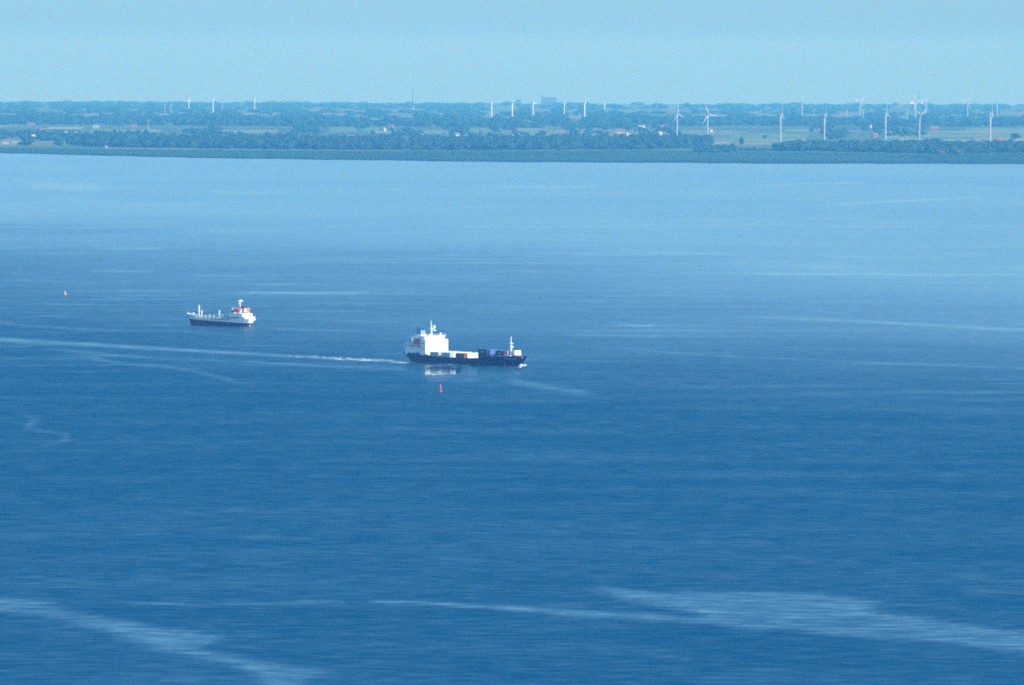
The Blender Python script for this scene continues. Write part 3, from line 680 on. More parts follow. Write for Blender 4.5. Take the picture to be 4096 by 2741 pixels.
# px, hub row, base row, yaw (0 = rotor faces the camera, 90 = edge-on), blade phase
T = [(2708, 456, 557, 55, -10, 'grey-white tall turbine, left of the two nearest at the marsh', 1),
     (2830, 459, 564, 35, -22, 'tall turbine with red-banded blades, right of the two nearest at the marsh', 1),
     (3122, 459, 568, 78, -6, 'tall bright turbine standing alone over the pale fields', 1),
     (3297, 461, 575, 84, -20, 'tall turbine between two short far turbines, one blade up', 0),
     (3542, 457, 572, 72, -12, 'tall turbine with a blade straight up and one leaning down left', 1),
     (3676, 461, 572, 48, 62, 'dim tall turbine in front of the power station chimney', 1),
     (3961, 457, 576, 82, -8, 'rightmost of the tall near turbines, one blade up', 0),
     (3208, 408, 478, 82, 30, 'far slim turbine left of the pair of short ones', 0),
     (3256, 440, 484, 88, 10, 'short far turbine left of the tall one-blade-up turbine', 0),
     (3386, 439, 489, 88, 40, 'short far turbine with a pale shed at its foot', 0),
     (3438, 409, 489, 40, 50, 'far turbine with its blades in a wide V on the right skyline', 0),
     (3452, 439, 490, 88, 20, 'short turbine close behind the V-bladed turbine', 0),
     (3630, 440, 490, 88, 15, 'short turbine left of the cream power station', 0),
     (3662, 407, 489, 40, -38, 'far turbine directly left of the power station chimney', 0),
     (3702, 407, 481, 70, 38, 'far turbine just right of the power station', 0),
     (3870, 407, 479, 38, 38, 'far turbine with one blade level left and one up right', 0),
     (3988, 407, 478, 88, 30, 'far turbine nearest the right edge, blades edge-on', 0),
     (1966, 415, 469, 86, 10, 'leftmost of the five bright turbines at the centre', 0),
     (2049, 415, 469, 86, 40, 'second from left of the five bright central turbines', 0),
     (2132, 414, 470, 62, -28, 'third of the central turbines, with a blade pointing down left', 0),
     (2257, 414, 466, 86, 70, 'bright turbine right of the broad skyline block', 0),
     (2338, 414, 479, 86, 20, 'bright central turbine next to the short mast', 0),
     (2418, 414, 451, 86, 50, 'rightmost and shortest of the bright central turbines', 0),
     (1654, 425, 443, 88, 20, 'small bright turbine beside the faint chimney', 0),
     (1018, 400, 439, 87, 30, 'bright turbine left of the harbour cranes', 0),
     (852, 399, 449, 87, 10, 'tallest bright turbine on the left skyline', 0),
     (755, 399, 445, 87, 50, 'leftmost bright turbine on the left skyline', 0),
     (888, 398, 448, 90, 0, 'very thin faint turbine right of the tallest left one', 0),
     (797, 425, 443, 90, 35, 'faint stub of a turbine between the two left bright ones', 0),
     (341, 438, 458, 50, 30, 'small pale turbine far left above the wood', 0),
     (659, 419, 460, 90, 5, 'left of the two ghostly turbines left of the bright ones', 0),
     (683, 416, 461, 90, 45, 'right of the two ghostly turbines left of the bright ones', 0),
     (2624, 425, 444, 80, 20, 'faint little turbine on the skyline, right of centre', 0),
     (2719, 558, 580, 20, 60, 'tiny turbine with a Y of blades in front of the dark wood', 0)]
for (px, yh, yb, yaw, ph, lb, bd) in T:
    turbine(px, yh, yb, yaw, ph, lb, bands=bool(bd))

# ------------------------------------------------------------------ ships: shared pieces
def hull_xy(st, z):
    xw, xd, yw, yd, zd = st
    t = min(max(z / zd, 0.0), 1.0)
    return xw + (xd - xw) * t, yw + (yd - yw) * (t ** 1.35)
def hull_band(stations, f0, f1, mat, parent, name, sub=4, close_stern=True):
    V = []; Fc = []; n = sub + 1; ns = len(stations)
    for side in (1, -1):
        for st in stations:
            z0 = f0(st); z1 = min(f1(st), st[4]); z0 = min(z0, z1)
            for j in range(n):
                z = z0 + (z1 - z0) * j / sub
                x, y = hull_xy(st, z); V.append((x, side * y, z))
    for s in range(2):
        o = s * ns * n
        for i in range(ns - 1):
            for j in range(sub):
                a = o + i * n + j; q = (a, a + n, a + n + 1, a + 1)
                Fc.append(q if s else q[::-1])
    if close_stern:
        for j in range(sub):
            Fc.append((j, j + 1, ns * n + j + 1, ns * n + j))
    me = bpy.data.meshes.new(name); me.from_pydata(V, [], Fc); me.update()
    o = link_obj(name, me, mat, parent)
    return o
def deck_strip(stations, dz, mat, parent, name='deck'):
    V = []; Fc = []
    for st in stations:
        z = st[4] - dz; x, y = hull_xy(st, z); V += [(x, y - .05, z), (x, -y + .05, z)]
    for i in range(len(stations) - 1): Fc.append((2 * i, 2 * i + 1, 2 * i + 3, 2 * i + 2))
    me = bpy.data.meshes.new(name); me.from_pydata(V, [], Fc); me.update()
    return link_obj(name, me, mat, parent)
def rail(parent, pts, h, mat, step=2.0, r=.045, name='railing'):
    b = MB()
    for p, q in zip(pts[:-1], pts[1:]):
        p = Vector(p); q = Vector(q); L_ = (q - p).length; k = max(1, int(L_ / step))
        for i in range(k + 1):
            c = p.lerp(q, i / k); b.tube(c, c + Vector((0, 0, h)), r, r, 4)
        for f in (.5, 1.0): b.tube(p + Vector((0, 0, h * f)), q + Vector((0, 0, h * f)), r, r, 4)
    return b.build(name, mat, parent)
def capsule_boat(L_, w, h, n=14, m_=10):
    """closed lifeboat: V below, rounded canopy above"""
    V = []; Fc = []
    for i in range(n):
        t = i / (n - 1); x = (t - .5) * L_
        s = max(.04, (1 - abs(2 * t - 1) ** 2.6)) ** .6
        for k in range(m_):
            a = 2 * math.pi * k / m_
            cy = math.cos(a) * w / 2 * s; cz = math.sin(a)
            z = h * (.42 + (cz * .58 if cz > 0 else cz * .42)) * (s ** .35 if cz > 0 else s ** .5)
            V.append((x, cy * (1 if cz > -.2 else .75), z + (1 - s) * h * .25))
    for i in range(n - 1):
        for k in range(m_): Fc.append((i * m_ + k, i * m_ + (k + 1) % m_, (i + 1) * m_ + (k + 1) % m_, (i + 1) * m_ + k))
    Fc.append(tuple(range(m_ - 1, -1, -1))); Fc.append(tuple(range((n - 1) * m_, n * m_)))
    return V, Fc

M_NAVY = paint('navy_hull', (.0015, .013, .115), .65, .25, .25); M_BOOT = paint('red_boot_topping', (.16, .03, .025), .6, .3, .4)
M_SHIPW = paint('ship_white', (.83, .83, .81), .4, .05, .5); M_DECKG = paint('deck_grey_green', (.18, .24, .22), .7, .2); M_DARK = paint('dark_opening', (.015, .02, .03), .4, .05)
M_FUNNEL = paint('funnel_blue', (.12, .24, .50), .4, .08); M_SOOT = paint('sooty_black', (.012, .012, .014), .6, .1); M_RED = paint('orange_red_fibreglass', (.82, .07, .045), .35, .06)
M_COAM = paint('coaming_red_lead', (.36, .10, .07), .6, .2); M_HATCH = paint('hatch_grey', (.38, .41, .42), .6, .12)
M_ORANGE = paint('orange_paint', (.75, .22, .06), .45, .08)

# ------------------------------------------------------------------ container ship
CP = at(1873, 1458.0); CROT = math.radians(-50.0)
ship = empty('container_ship', CP, CROT)
tag(ship, 'small container ship with navy hull and white superstructure, heading right', 'ship')
CS = [(-44.5, -49, 2.6, 5.6, 5.1), (-43, -47.2, 4.2, 6.8, 5.05), (-40, -42, 6.2, 7.6, 4.95), (-34, -34.5, 7.6, 7.9, 4.85), (-27.5, -27.5, 8, 8, 4.8), (-24.6, -24.6, 8, 8, 4.7), (-23.0, -23.0, 8, 8, 4.15), (-21.2, -21.2, 8, 8, 3.75), (-12, -12, 8, 8, 3.65), (0, 0, 8, 8, 3.7), (12, 12, 8, 8, 3.95),
      (18, 18, 7.9, 8, 4.2), (24, 24, 7.2, 7.9, 4.7), (29, 29.5, 5.9, 7.4, 5.3), (34, 35, 4.3, 6.3, 5.6), (38, 40, 2.7, 4.8, 5.8), (41, 44, 1.4, 3.1, 5.95), (43, 47, .55, 1.5, 6.1), (44, 49, .06, .12, 6.2)]
hull_band(CS, lambda s: -1.2, lambda s: .55, M_BOOT, ship, 'boot_topping', 2)
hull_band(CS, lambda s: .55, lambda s: 9, M_NAVY, ship, 'hull', 5)
deck_strip(CS, .55, M_DECKG, ship)
def cs_side(x, z):
    """starboard side of the hull at local x, z"""
    best = None
    for a, b_ in zip(CS[:-1], CS[1:]):
        xa, ya = hull_xy(a, z); xb, yb = hull_xy(b_, z)
        if xa <= x <= xb: f = (x - xa) / max(xb - xa, 1e-6); return -(ya + (yb - ya) * f)
    return -8.0
# ship's name, two words of pale letters on the bow
b = MB(); x = 36.2; strokes = [(0, .12, 0, .5), (.22, .34, 0, .5), (.08, .28, .2, .3), (.08, .32, 0, .1), (.08, .32, .4, .5)]
pick = [(0, 1, 2), (0, 3, 4), (0, 1, 4), (0, 3, 4, 2), (1, 3, 4), (0, 1, 3), (0, 4, 2), (0, 1, 2), None, (0, 3, 4), (0, 3), (0, 1, 4, 2), (0, 1, 4), (0, 1, 2, 4)]
for L_ in pick:
    if L_:
        for k in L_:
            u0, u1, v0, v1 = strokes[k]
            vs_ = []
            for off in (.02, .06):
                for (u, v) in ((u0, v0), (u1, v0), (u1, v1), (u0, v1)):
                    z = 4.15 + v * 1.15; xx = x + u * 1.15; vs_.append((xx, cs_side(xx, z) - off, z))
            b.add(vs_, [(4, 5, 6, 7), (0, 3, 2, 1), (0, 1, 5, 4), (1, 2, 6, 5), (2, 3, 7, 6), (3, 0, 4, 7)])
    x += .52
b.build('name_lettering', paint('pale_lettering', (.35, .5, .62), .5, .1), ship)
for xx, zz in ((35.2, 1.5), (40.3, 1.9)):
    b = MB(); yy = cs_side(xx, zz); b.tube((xx, yy + .1, zz), (xx + .02, yy - .07, zz), .42, .42, 10); b.build('hull_mark', M_HATCH, ship)
b = MB(); b.box(46.3, 46.9, -1.75, -1.2, 5.0, 5.7, .1); b.build('anchor', M_HATCH, ship)
# accommodation
b = MB(); b.box(-45.2, -27.0, -7.3, 7.3, 4.3, 7.9, .4); b.build('deckhouse', M_SHIPW, ship)
b = MB(); b.box(-46.2, -27.0, -7.75, 7.75, 7.9, 8.12); b.build('boat_deck', M_SHIPW, ship)
b = MB(); b.box(-43.2, -31.0, -5.4, 5.4, 8.12, 9.6); b.build('recessed_house', M_SHIPW, ship)
b = MB(); b.box(-45.4, -31.0, -7.7, 7.7, 9.6, 9.8); b.build('bridge_deck', M_SHIPW, ship)
for xx in (-45, -42.6, -40.2, -37.8, -35.4, -33):
    for s in (-1, 1):
        b = MB(); b.tube((xx, s * 7.55, 8.12), (xx, s * 7.55, 9.6), .11, .11, 6); b.build('pillar', M_SHIPW, ship)
for xx in (-42.2, -40.8, -39.6, -36.6, -34.8):
    b = MB(); b.box(xx, xx + .9, -5.46, -5.35, 8.2, 9.35); b.build('door', M_DARK, ship)
for xx in (-44, -42.5, -41, -39.5, -38, -36.5, -35, -33.5, -32, -30.5, -29):
    b = MB(); b.tube((xx, -7.25, 6.6), (xx, -7.36, 6.6), .2, .2, 10); b.build('porthole', M_DARK, ship)
for x0, x1 in ((-41.8, -40.4), (-38.2, -37.2), (-35.4, -33.2), (-31.4, -28.4)):
    b = MB(); b.box(x0, x1, -7.36, -7.24, 4.55, 5.6); b.build('deck_opening', M_DARK, ship)
b = MB(); b.box(-31.0, -26.6, -8, 8, 4.2, 12.6, .25); b.build('superstructure', M_SHIPW, ship)
b = MB(); b.box(-33.6, -27.9, -7.3, 7.3, 12.6, 14.15, .9); wh = b.build('wheelhouse', M_SHIPW, ship)
b = MB(); b.box(-33.9, -27.5, -7.7, 7.7, 14.15, 14.4, .9); b.build('roof', M_SHIPW, wh)
b = MB(); b.box(-40.5, -31.0, -4.6, 4.6, 9.8, 13.2); b.build('upper_house', M_SHIPW, ship)
b = MB(); b.box(-43.6, -33.2, -5.6, 5.6, 13.2, 13.4); b.build('monkey_deck', M_SHIPW, ship)
for zz in (7.4, 10.2):
    for yy in (-6.3, -4.2, -2.1, 0, 2.1, 4.2, 6.3):
        b = MB(); b.box(-26.62, -26.53, yy - .3, yy + .3, zz, zz + .6); b.build('window', paint('sun_washed_window', (.5, .53, .55), .2, .05) if 'sun_washed_window' not in bpy.data.materials else bpy.data.materials['sun_washed_window'], ship)  # pane colour paled to mimic glass washed out by the sun
for xx in (-30.2, -29, -27.8):
    for zz in (7.4, 10.2):
        b = MB(); b.box(xx, xx + .5, -8.04, -7.95, zz, zz + .55); b.build('window', M_DARK, ship)
# funnel
b = MB(); b.prism([(-43.2, -2.4), (-37.4, -2.4), (-37.4, 2.4), (-43.2, 2.4)], 13.4, 14.9, [(-42.4, -1.8), (-37.9, -1.8), (-37.9, 1.8), (-42.4, 1.8)]); b.build('funnel_base', M_SHIPW, ship)
b = MB(); b.prism([(-42.2, -1.7), (-38.2, -1.7), (-38.2, 1.7), (-42.2, 1.7)], 14.9, 17.1, [(-42.3, -1.55), (-38.6, -1.55), (-38.6, 1.55), (-42.3, 1.55)]); fn = b.build('funnel', M_FUNNEL, ship)
for xx, yy, hh in ((-41.6, -.9, 1.5), (-41.0, -.1, 1.7), (-39.4, .8, .9)):
    b = MB(); b.tube((xx, yy, 17.05), (xx - .15, yy, 17.1 + hh), .3, .3, 8); b.build('exhaust_pipe', M_SOOT, fn)
# main mast
mm = MB().tube((-30, -1, 14.4), (-30.2, -1, 19.2), .52, .34, 8).tube((-30.2, -1, 19.2), (-30.5, -1, 22.8), .3, .1, 8).build('main_mast', M_SHIPW, ship)
b = MB(); b.box(-30.9, -29.3, -2.3, .6, 18.3, 18.5); b.build('mast_platform', M_SHIPW, mm)
b = MB(); b.lathe([(.1, -.85), (.55, -.6), (.72, -.1), (.6, .45), (.3, .8), (.05, .9)], 12, (-29.6, .5, 19.2)); b.build('radar_dome', M_SHIPW, mm, True)
b = MB(); b.box(-29.5, -29.2, -.4, 1.5, 17.2, 17.6); b.build('radar_scanner', M_SHIPW, mm)
b = MB(); b.box(-30.9, -29.6, -2.5, -.6, 14.4, 15.3); b.build('mast_house', M_SHIPW, ship)
b = MB(); b.lathe([(.35, 0), (.35, .5), (.62, .75), (.66, 1.1), (.45, 1.5), (.1, 1.7)], 12, (-29, 4.4, 14.4)); b.build('satellite_dome', M_SHIPW, ship, True)
rail(ship, [(-46, -7.6, 8.12), (-32, -7.6, 8.12)], 1.0, M_SHIPW); rail(ship, [(-45.3, 7.6, 9.8), (-45.3, -7.6, 9.8), (-39, -7.6, 9.8)], 1.0, M_SHIPW)
rail(ship, [(-33.5, -7.4, 14.4), (-27.8, -7.4, 14.4), (-27.8, 7.4, 14.4)], .9, M_SHIPW)
# davits
for xx in (-38.9, -30.9 - .6):
    b = MB(); b.tube((xx, -5.6, 9.8), (xx, -7.2, 12.3), .28, .22, 6).tube((xx, -7.2, 12.3), (xx, -7.6, 12.9), .25, .2, 6).tube((xx, -7.4, 9.8), (xx, -7.25, 11.6), .32, .26, 6); b.build('davit', M_SHIPW, ship)
V_, F_ = capsule_boat(6.4, 2.5, 2.5); me = bpy.data.meshes.new('lifeboat'); me.from_pydata(V_, [], F_); me.update(); smooth(me)
def place(o, parent_obj, loc, rz=0.0):
    """world placement of a thing that stands on a ship"""
    Mx = Matrix.Translation(parent_obj.location) @ Matrix.Rotation(parent_obj.rotation_euler.z, 4, 'Z') @ Matrix.Translation(Vector(loc)) @ Matrix.Rotation(rz, 4, 'Z')
    o.matrix_world = Mx; return o
lb = empty('lifeboat', (0, 0, 0)); place(lb, ship, (-35.2, -6.7, 10.0))
link_obj('boat_hull', me, M_RED, lb)
b = MB(); b.box(-.8, .9, -.7, .7, 2.3, 2.85, .25); b.build('canopy_hatch', M_RED, lb)
b = MB(); b.tube((-3.05, -1.0, 1.05), (3.05, -1.0, 1.05), .09, .09, 6); b.build('fender', M_SHIPW, lb)
tag(lb, 'orange-red enclosed lifeboat hanging beside the container ship funnel', 'lifeboat')
# hatch coaming
b = MB(); b.box(-24.4, 25.5, -7.2, 7.2, 3.1, 3.72); b.build('hatch_coaming', M_HATCH, ship)
# forward gear
fm = MB().tube((36.4, -.6, 5.3), (36.4, -.6, 12.4), .62, .42, 10).tube((36.4, -.6, 12.4), (36.4, -.6, 15.6), .3, .16, 8).build('foremast', M_SHIPW, ship)
b = MB(); b.lathe([(.3, -.5), (1.15, -.15), (1.2, .15), (1.0, .2)], 12, (36.4, -.6, 12.4)); b.build('mast_platform', M_SHIPW, fm)
b = MB(); b.lathe([(.05, -.3), (.3, -.1), (.3, .2), (.05, .4)], 10, (36.4, -.6, 15.7)); b.build('mast_light', M_SHIPW, fm, True)
b = MB(); b.lathe([(.1, -.5), (.5, -.2), (.5, .3), (.1, .5)], 10, (36.9, .1, 10.6)); b.build('mast_horn', M_SHIPW, fm, True)
b = MB(); b.box(36.9, 39.4, -.5, 3.9, 6.1, 8.7, .2); b.build('forward_house', M_SHIPW, ship)
b = MB(); b.box(36.6, 39.8, -.9, 4.1, 5.3, 6.1); b.build('house_plinth', M_COAM, ship)
for k, (xx, yy, ss) in enumerate(((33.2, -5.2, .55), (34.4, -4.9, .4), (36.0, -4.4, .65), (37.2, -4.0, .5), (26.6, -6.2, .45))):
    b = MB(); b.tube((xx, yy, 5.0), (xx, yy, 6.0 + ss * .4), ss * .55, ss * .5, 8); b.lathe([(ss * .5, 0), (ss, .15), (ss, .4), (ss * .4, .55)], 8, (xx, yy, 6.0)); b.build('red_ventilator', M_RED, ship)
b = MB(); b.box(38.2, 38.8, -3.3, -2.4, 5.3, 6.1, .1); b.build('bollard', M_SHIPW, ship)
b = MB(); b.tube((41, -1.4, 5.9), (41, 1.4, 5.9), .55, .55, 10); b.box(40.3, 41.7, -.4, .4, 5.2, 6.2); b.build('windlass', M_COAM, ship)
rail(ship, [(40, -4.7, 5.75), (44, -3.0, 5.9), (47, -1.45, 6.05)], .95, M_SHIPW)

# ------------------------------------------------------------------ containers (each one a thing)
CM = {'grey': paint('container_grey', (.40, .45, .47), .5, .1), 'white': paint('container_white', (.80, .79, .74), .45, .06), 'brown': paint('container_brown', (.20, .055, .045), .55, .2), 'navy': paint('container_navy', (.006, .022, .12), .5, .2), 'blue': paint('container_blue', (.05, .17, .45), .5, .12), 'red': paint('container_red', (.50, .12, .09), .5, .1)}
_cm = {}
def container_mesh(Lc, Wc, Hc):
    key = (Lc, Wc, Hc)
    if key in _cm: return _cm[key]
    out = {}
    b = MB(); n = 22   # corrugated sides
    for s in (-1, 1):
        V = []; Fc = []
        for i in range(n + 1):
            x = -Lc / 2 + .12 + (Lc - .24) * i / n; y = s * (Wc / 2 - (.03 if i % 2 else .09)); V += [(x, y, .15), (x, y, Hc - .1)]
        for i in range(n): Fc.append((2 * i, 2 * i + 2, 2 * i + 3, 2 * i + 1))
        b.add(V, Fc)
    b.box(-Lc / 2 + .1, Lc / 2 - .1, -Wc / 2 + .1, Wc / 2 - .1, .1, Hc - .06)
    out['box'] = b
    f = MB()
    for sx in (-1, 1):
        for sy in (-1, 1): f.box(sx * (Lc / 2 - .08) - .08, sx * (Lc / 2 - .08) + .08, sy * (Wc / 2 - .08) - .08, sy * (Wc / 2 - .08) + .08, 0, Hc)
    for sy in (-1, 1):
        for z in (0.0, Hc - .14): f.box(-Lc / 2 + .16, Lc / 2 - .16, sy * (Wc / 2 - .06) - .05, sy * (Wc / 2 - .06) + .05, z, z + .13)
    for sx in (-1, 1):
        for z in (0.0, Hc - .14): f.box(sx * (Lc / 2 - .06) - .05, sx * (Lc / 2 - .06) + .05, -Wc / 2 + .16, Wc / 2 - .16, z, z + .13)
    out['frame'] = f
    d = MB()
    for y in (-.62, .62): d.box(Lc / 2 - .1, Lc / 2 - .03, y - .55, y + .55, .16, Hc - .17)
    for y in (-.9, -.35, .35, .9): d.tube((Lc / 2 - .01, y, .2), (Lc / 2 - .01, y, Hc - .2), .03, .03, 5)
    out['door'] = d
    res = {}
    for k, mb in out.items():
        me_ = bpy.data.meshes.new(k); me_.from_pydata(mb.v, [], mb.f); me_.update(); res[k] = me_
    _cm[key] = res; return res
def container(loc, col, label, Lc=7.15, Wc=2.44, Hc=2.5, mark=False, grp='containers on the container ship'):
    e = empty('container', (0, 0, 0)); place(e, ship, loc)
    for k, me_ in container_mesh(Lc, Wc, Hc).items():
        o = bpy.data.objects.new(k, me_); scene.collection.objects.link(o); o.parent = e
        if len(me_.materials) == 0: me_.materials.append(CM[col])
        o.material_slots[0].link = 'OBJECT'; o.material_slots[0].material = CM[col]
    if mark:
        b = MB(); y = -Wc / 2 - .01
        for (u0, u1, v0, v1) in ((-.75, -.5, .9, 1.6), (-.5, -.25, 1.25, 1.6), (-.25, 0, .9, 1.3), (.0, .25, 1.25, 1.6), (.25, .5, .9, 1.6), (-.9, .7, .72, .82)):
            b.box(u0, u1, y - .03, y + .03, v0, v1)
        b.build('painted_mark', M_SHIPW, e)
    tag(e, label, 'container', grp); return e
Z1 = 3.75
rows_y = [-6.35, -3.82, -1.28, 1.26, 3.8, 6.34]
bays = [(-19.7, 'grey', 'grey container on the starboard edge right below the bridge front'), (-9.9, 'grey', 'grey container on the starboard edge amidships, second from the bridge'), (2.0, 'brown', 'brown-red container on the starboard edge amidships')]
names = ['nearest the bridge', 'amidships', 'behind the brown container']
for (bx_, col, lab), nm in zip(bays, names):
    for i, yy in enumerate(rows_y):
        if i == 0:
            container((bx_, yy, Z1), col, lab)
        else:
            container((bx_, yy, Z1), 'white', 'white container with sunlit roof and end in the bay ' + nm)
container((20.8, -6.3, 3.9), 'navy', 'dark navy container under the marked one forward')
container((20.8, -6.3, 6.42), 'navy', 'navy container with a white mark, left of the light blue ones', mark=True)
container((20.8, -3.8, 3.9), 'blue', 'light blue container in the lower forward tier')
container((20.8, -3.8, 6.42), 'blue', 'light blue container in the upper forward tier, beside the marked navy one')
container((20.8, -1.3, 6.42), 'blue', 'blue container inboard in the upper forward tier')
container((20.8, -1.3, 3.9), 'navy', 'navy container inboard in the lower forward tier')
container((31.9, -3.6, 5.95), 'navy', 'foremost navy container with a white mark, just left of the foremast', mark=True)
container((31.9, -1.05, 5.95), 'grey', 'pale grey container behind the foremost navy one')

# ------------------------------------------------------------------ tanker
TP = at(880, 1303.5); TROT = math.radians(140.0)
tk = empty('tanker', TP, TROT)
tag(tk, 'small tanker with navy and white hull, seen from astern, heading left', 'ship')
TS = [(-23.4, -26.8, .9, 3.3, 4.9), (-23.0, -26.2, 1.6, 3.9, 4.9), (-21.8, -24.0, 3.2, 4.7, 4.85), (-18, -18.5, 4.6, 5, 4.7), (-12, -12, 5, 5, 4.4), (-9, -9, 5, 5, 3.7), (0, 0, 5, 5, 3.6), (10, 10, 4.9, 5, 4.0), (15, 15.2, 4.2, 4.8, 4.6), (17.2, 17.8, 3.6, 4.5, 5.6), (20, 21.4, 2.3, 3.7, 6.2), (22.5, 24.6, 1.1, 2.4, 6.8), (23.6, 26.4, .35, 1.1, 7.1), (24, 27, .05, .1, 7.2)]
zr = lambda s: .35 + (s[0] + 23) / 47 * 1.6
zn = lambda s: 2.25 + (s[0] + 23) / 47 * 1.5
hull_band(TS, lambda s: -1.0, zr, M_BOOT, tk, 'boot_topping', 2)
hull_band(TS, zr, zn, M_NAVY, tk, 'hull', 3)
hull_band(TS, zn, lambda s: 9, M_SHIPW, tk, 'white_strake', 3)
deck_strip(TS, .5, M_DECKG, tk)
b = MB(); b.box(-24.6, -23.6, -.35, .35, -1.5, 1.25); b.build('rudder', M_ORANGE, tk)
b = MB(); b.box(-24.6, -11.6, -4.55, 4.55, 4.2, 6.1, .2); b.build('lower_house', M_SHIPW, tk)
b = MB(); b.box(-22.6, -11.2, -4.75, 4.75, 6.1, 8.0, .2); b.build('upper_house', M_SHIPW, tk)
b = MB(); b.box(-24.8, -11.0, -4.95, 4.95, 6.02, 6.14); b.build('boat_deck', M_SHIPW, tk)
for k in range(8):
    b = MB(); xx = -19.6 + k * 1.05; b.box(xx, xx + .62, 4.53, 4.6, 5.05, 5.75); b.build('window', M_DARK, tk)
for yy in (-3.4, -1.9, .4, 2.4):
    b = MB(); b.box(-22.66, -22.56, yy, yy + .5, 6.7, 7.3); b.build('window', M_HATCH, tk)
for yy in (-2.6, 1.6):
    b = MB(); b.box(-24.67, -24.57, yy, yy + .7, 4.4, 5.8); b.build('door', M_HATCH, tk)
b = MB(); b.box(-15.4, -11.6, -3.4, 3.4, 8.0, 9.9, .5); wh2 = b.build('wheelhouse', M_SHIPW, tk)
b = MB(); b.box(-15.45, -11.55, -3.45, 3.45, 8.85, 9.5, .5); b.build('window_band', M_DARK, wh2)
b = MB(); b.box(-15.7, -11.3, -3.7, 3.7, 9.9, 10.1, .5); b.build('roof', M_SHIPW, wh2)
for yy, hh in ((2.6, 1.2), (1.2, .9), (0, 1.3)):
    b = MB(); b.lathe([(.15, 0), (.15, hh * .5), (.34, hh * .6), (.34, hh * .9), (.1, hh)], 8, (-12.6, yy, 10.1)); b.build('searchlight', M_SHIPW, tk)
# funnel
M_TFUN = paint('salmon_funnel', (.62, .36, .28), .5, .08); M_GREEN = paint('green_band', (.05, .30, .18), .5, .1)
b = MB(); b.prism([(-20.8, -1.35), (-17.2, -1.35), (-17.2, 1.35), (-20.8, 1.35)], 8.0, 11.3, [(-20.9, -1.2), (-17.8, -1.2), (-17.8, 1.2), (-20.9, 1.2)]); f2 = b.build('funnel', M_TFUN, tk)
b = MB(); b.box(-20.95, -20.4, -1.4, 1.4, 8.2, 9.0); b.build('funnel_band', M_GREEN, f2)
b = MB(); b.prism([(-21.1, -1.45), (-17.5, -1.45), (-17.5, 1.45), (-21.1, 1.45)], 11.3, 12.2, [(-20.6, -1.0), (-18.2, -1.0), (-18.2, 1.0), (-20.6, 1.0)]); b.build('funnel_cap', M_SOOT, f2)
m2 = MB().tube((-16.6, 0, 8.0), (-16.6, 0, 16.0), .34, .22, 8).build('main_mast', M_SHIPW, tk)
b = MB(); b.box(-17.1, -16.1, -1.9, 1.9, 15.4, 15.75); b.box(-17.4, -15.8, -.9, .9, 15.75, 16.1); b.build('radar_platform', M_SHIPW, m2)
b = MB(); b.tube((-16.6, -1.4, 15.7), (-16.6, -1.4, 16.9), .09, .07, 6); b.build('antenna', M_SHIPW, m2)
b = MB(); b.box(-16.75, -16.2, .2, 1.4, 13.9, 14.3); b.build('radar_scanner', M_SHIPW, m2)
V_, F_ = capsule_boat(5.4, 2.1, 2.1); meb = bpy.data.meshes.new('lifeboat'); meb.from_pydata(V_, [], F_); meb.update(); smooth(meb)
for s, lab in ((1, 'orange-red lifeboat on the tanker, nearer one left of its mast'), (-1, 'orange-red lifeboat on the tanker, far one right of its funnel')):
    e = empty('lifeboat', (0, 0, 0)); place(e, tk, (-17.0 - (0 if s > 0 else 1.5), 3.9 * s, 9.0)); link_obj('boat_hull', meb, M_RED, e)
    b = MB(); b.box(-.6, .6, -.5, .5, 1.95, 2.35, .2); b.build('canopy_hatch', M_RED, e)
    tag(e, lab, 'lifeboat')
    for xx in (-20.2, -15.0):
        b = MB(); b.tube((xx, 2.9 * s, 8.0), (xx, 2.9 * s, 10.6), .22, .2, 6).tube((xx, 2.9 * s, 10.6), (xx, 3.9 * s, 11.3), .2, .16, 6).tube((xx, 4.5 * s, 8.0), (xx, 3.2 * s, 10.0), .2, .18, 6); b.build('davit', M_SHIPW, tk)
# cargo deck
M_PIPE = paint('pale_pipe', (.62, .64, .60), .5, .15); M_TRUNK = paint('trunk_deck', (.45, .49, .47), .6, .15)
b = MB(); b.box(-10.4, 16.2, -3.1, 3.1, 3.0, 4.7, .2); b.build('trunk_deck', M_TRUNK, tk)
b = MB()
for yy in (-.6, 0, .6): b.tube((-10, yy, 5.2), (16, yy, 5.4), .13, .13, 6)
b.build('deck_pipe', M_PIPE, tk)
b = MB(); b.box(-10.5, 17, .9, 1.7, 5.55, 5.65)
for k in range(14): b.tube((-10 + k * 2.05, 1.3, 4.6), (-10 + k * 2.05, 1.3, 5.6), .07, .07, 4)
b.build('catwalk', M_PIPE, tk)
rail(tk, [(-10.5, 1.7, 5.65), (17, 1.7, 5.65)], .9, M_PIPE)
rail(tk, [(-11, 4.9, 3.9), (0, 4.9, 3.6), (10, 4.85, 3.9), (15, 4.6, 4.5)], 1.1, M_SHIPW, 1.2, .05)
rail(tk, [(17.8, 4.4, 5.6), (21.4, 3.6, 6.2), (24.6, 2.3, 6.8), (26.8, .2, 7.2)], 1.0, M_SHIPW, 1.2, .05)
rail(tk, [(-26.4, -3.2, 4.9), (-26.4, 3.2, 4.9), (-23.6, 4.6, 4.85)], 1.0, M_SHIPW, 1.2, .05)
rail(tk, [(-22.5, 4.6, 8.0), (-11.4, 4.6, 8.0)], .9, M_SHIPW, 1.2, .04)
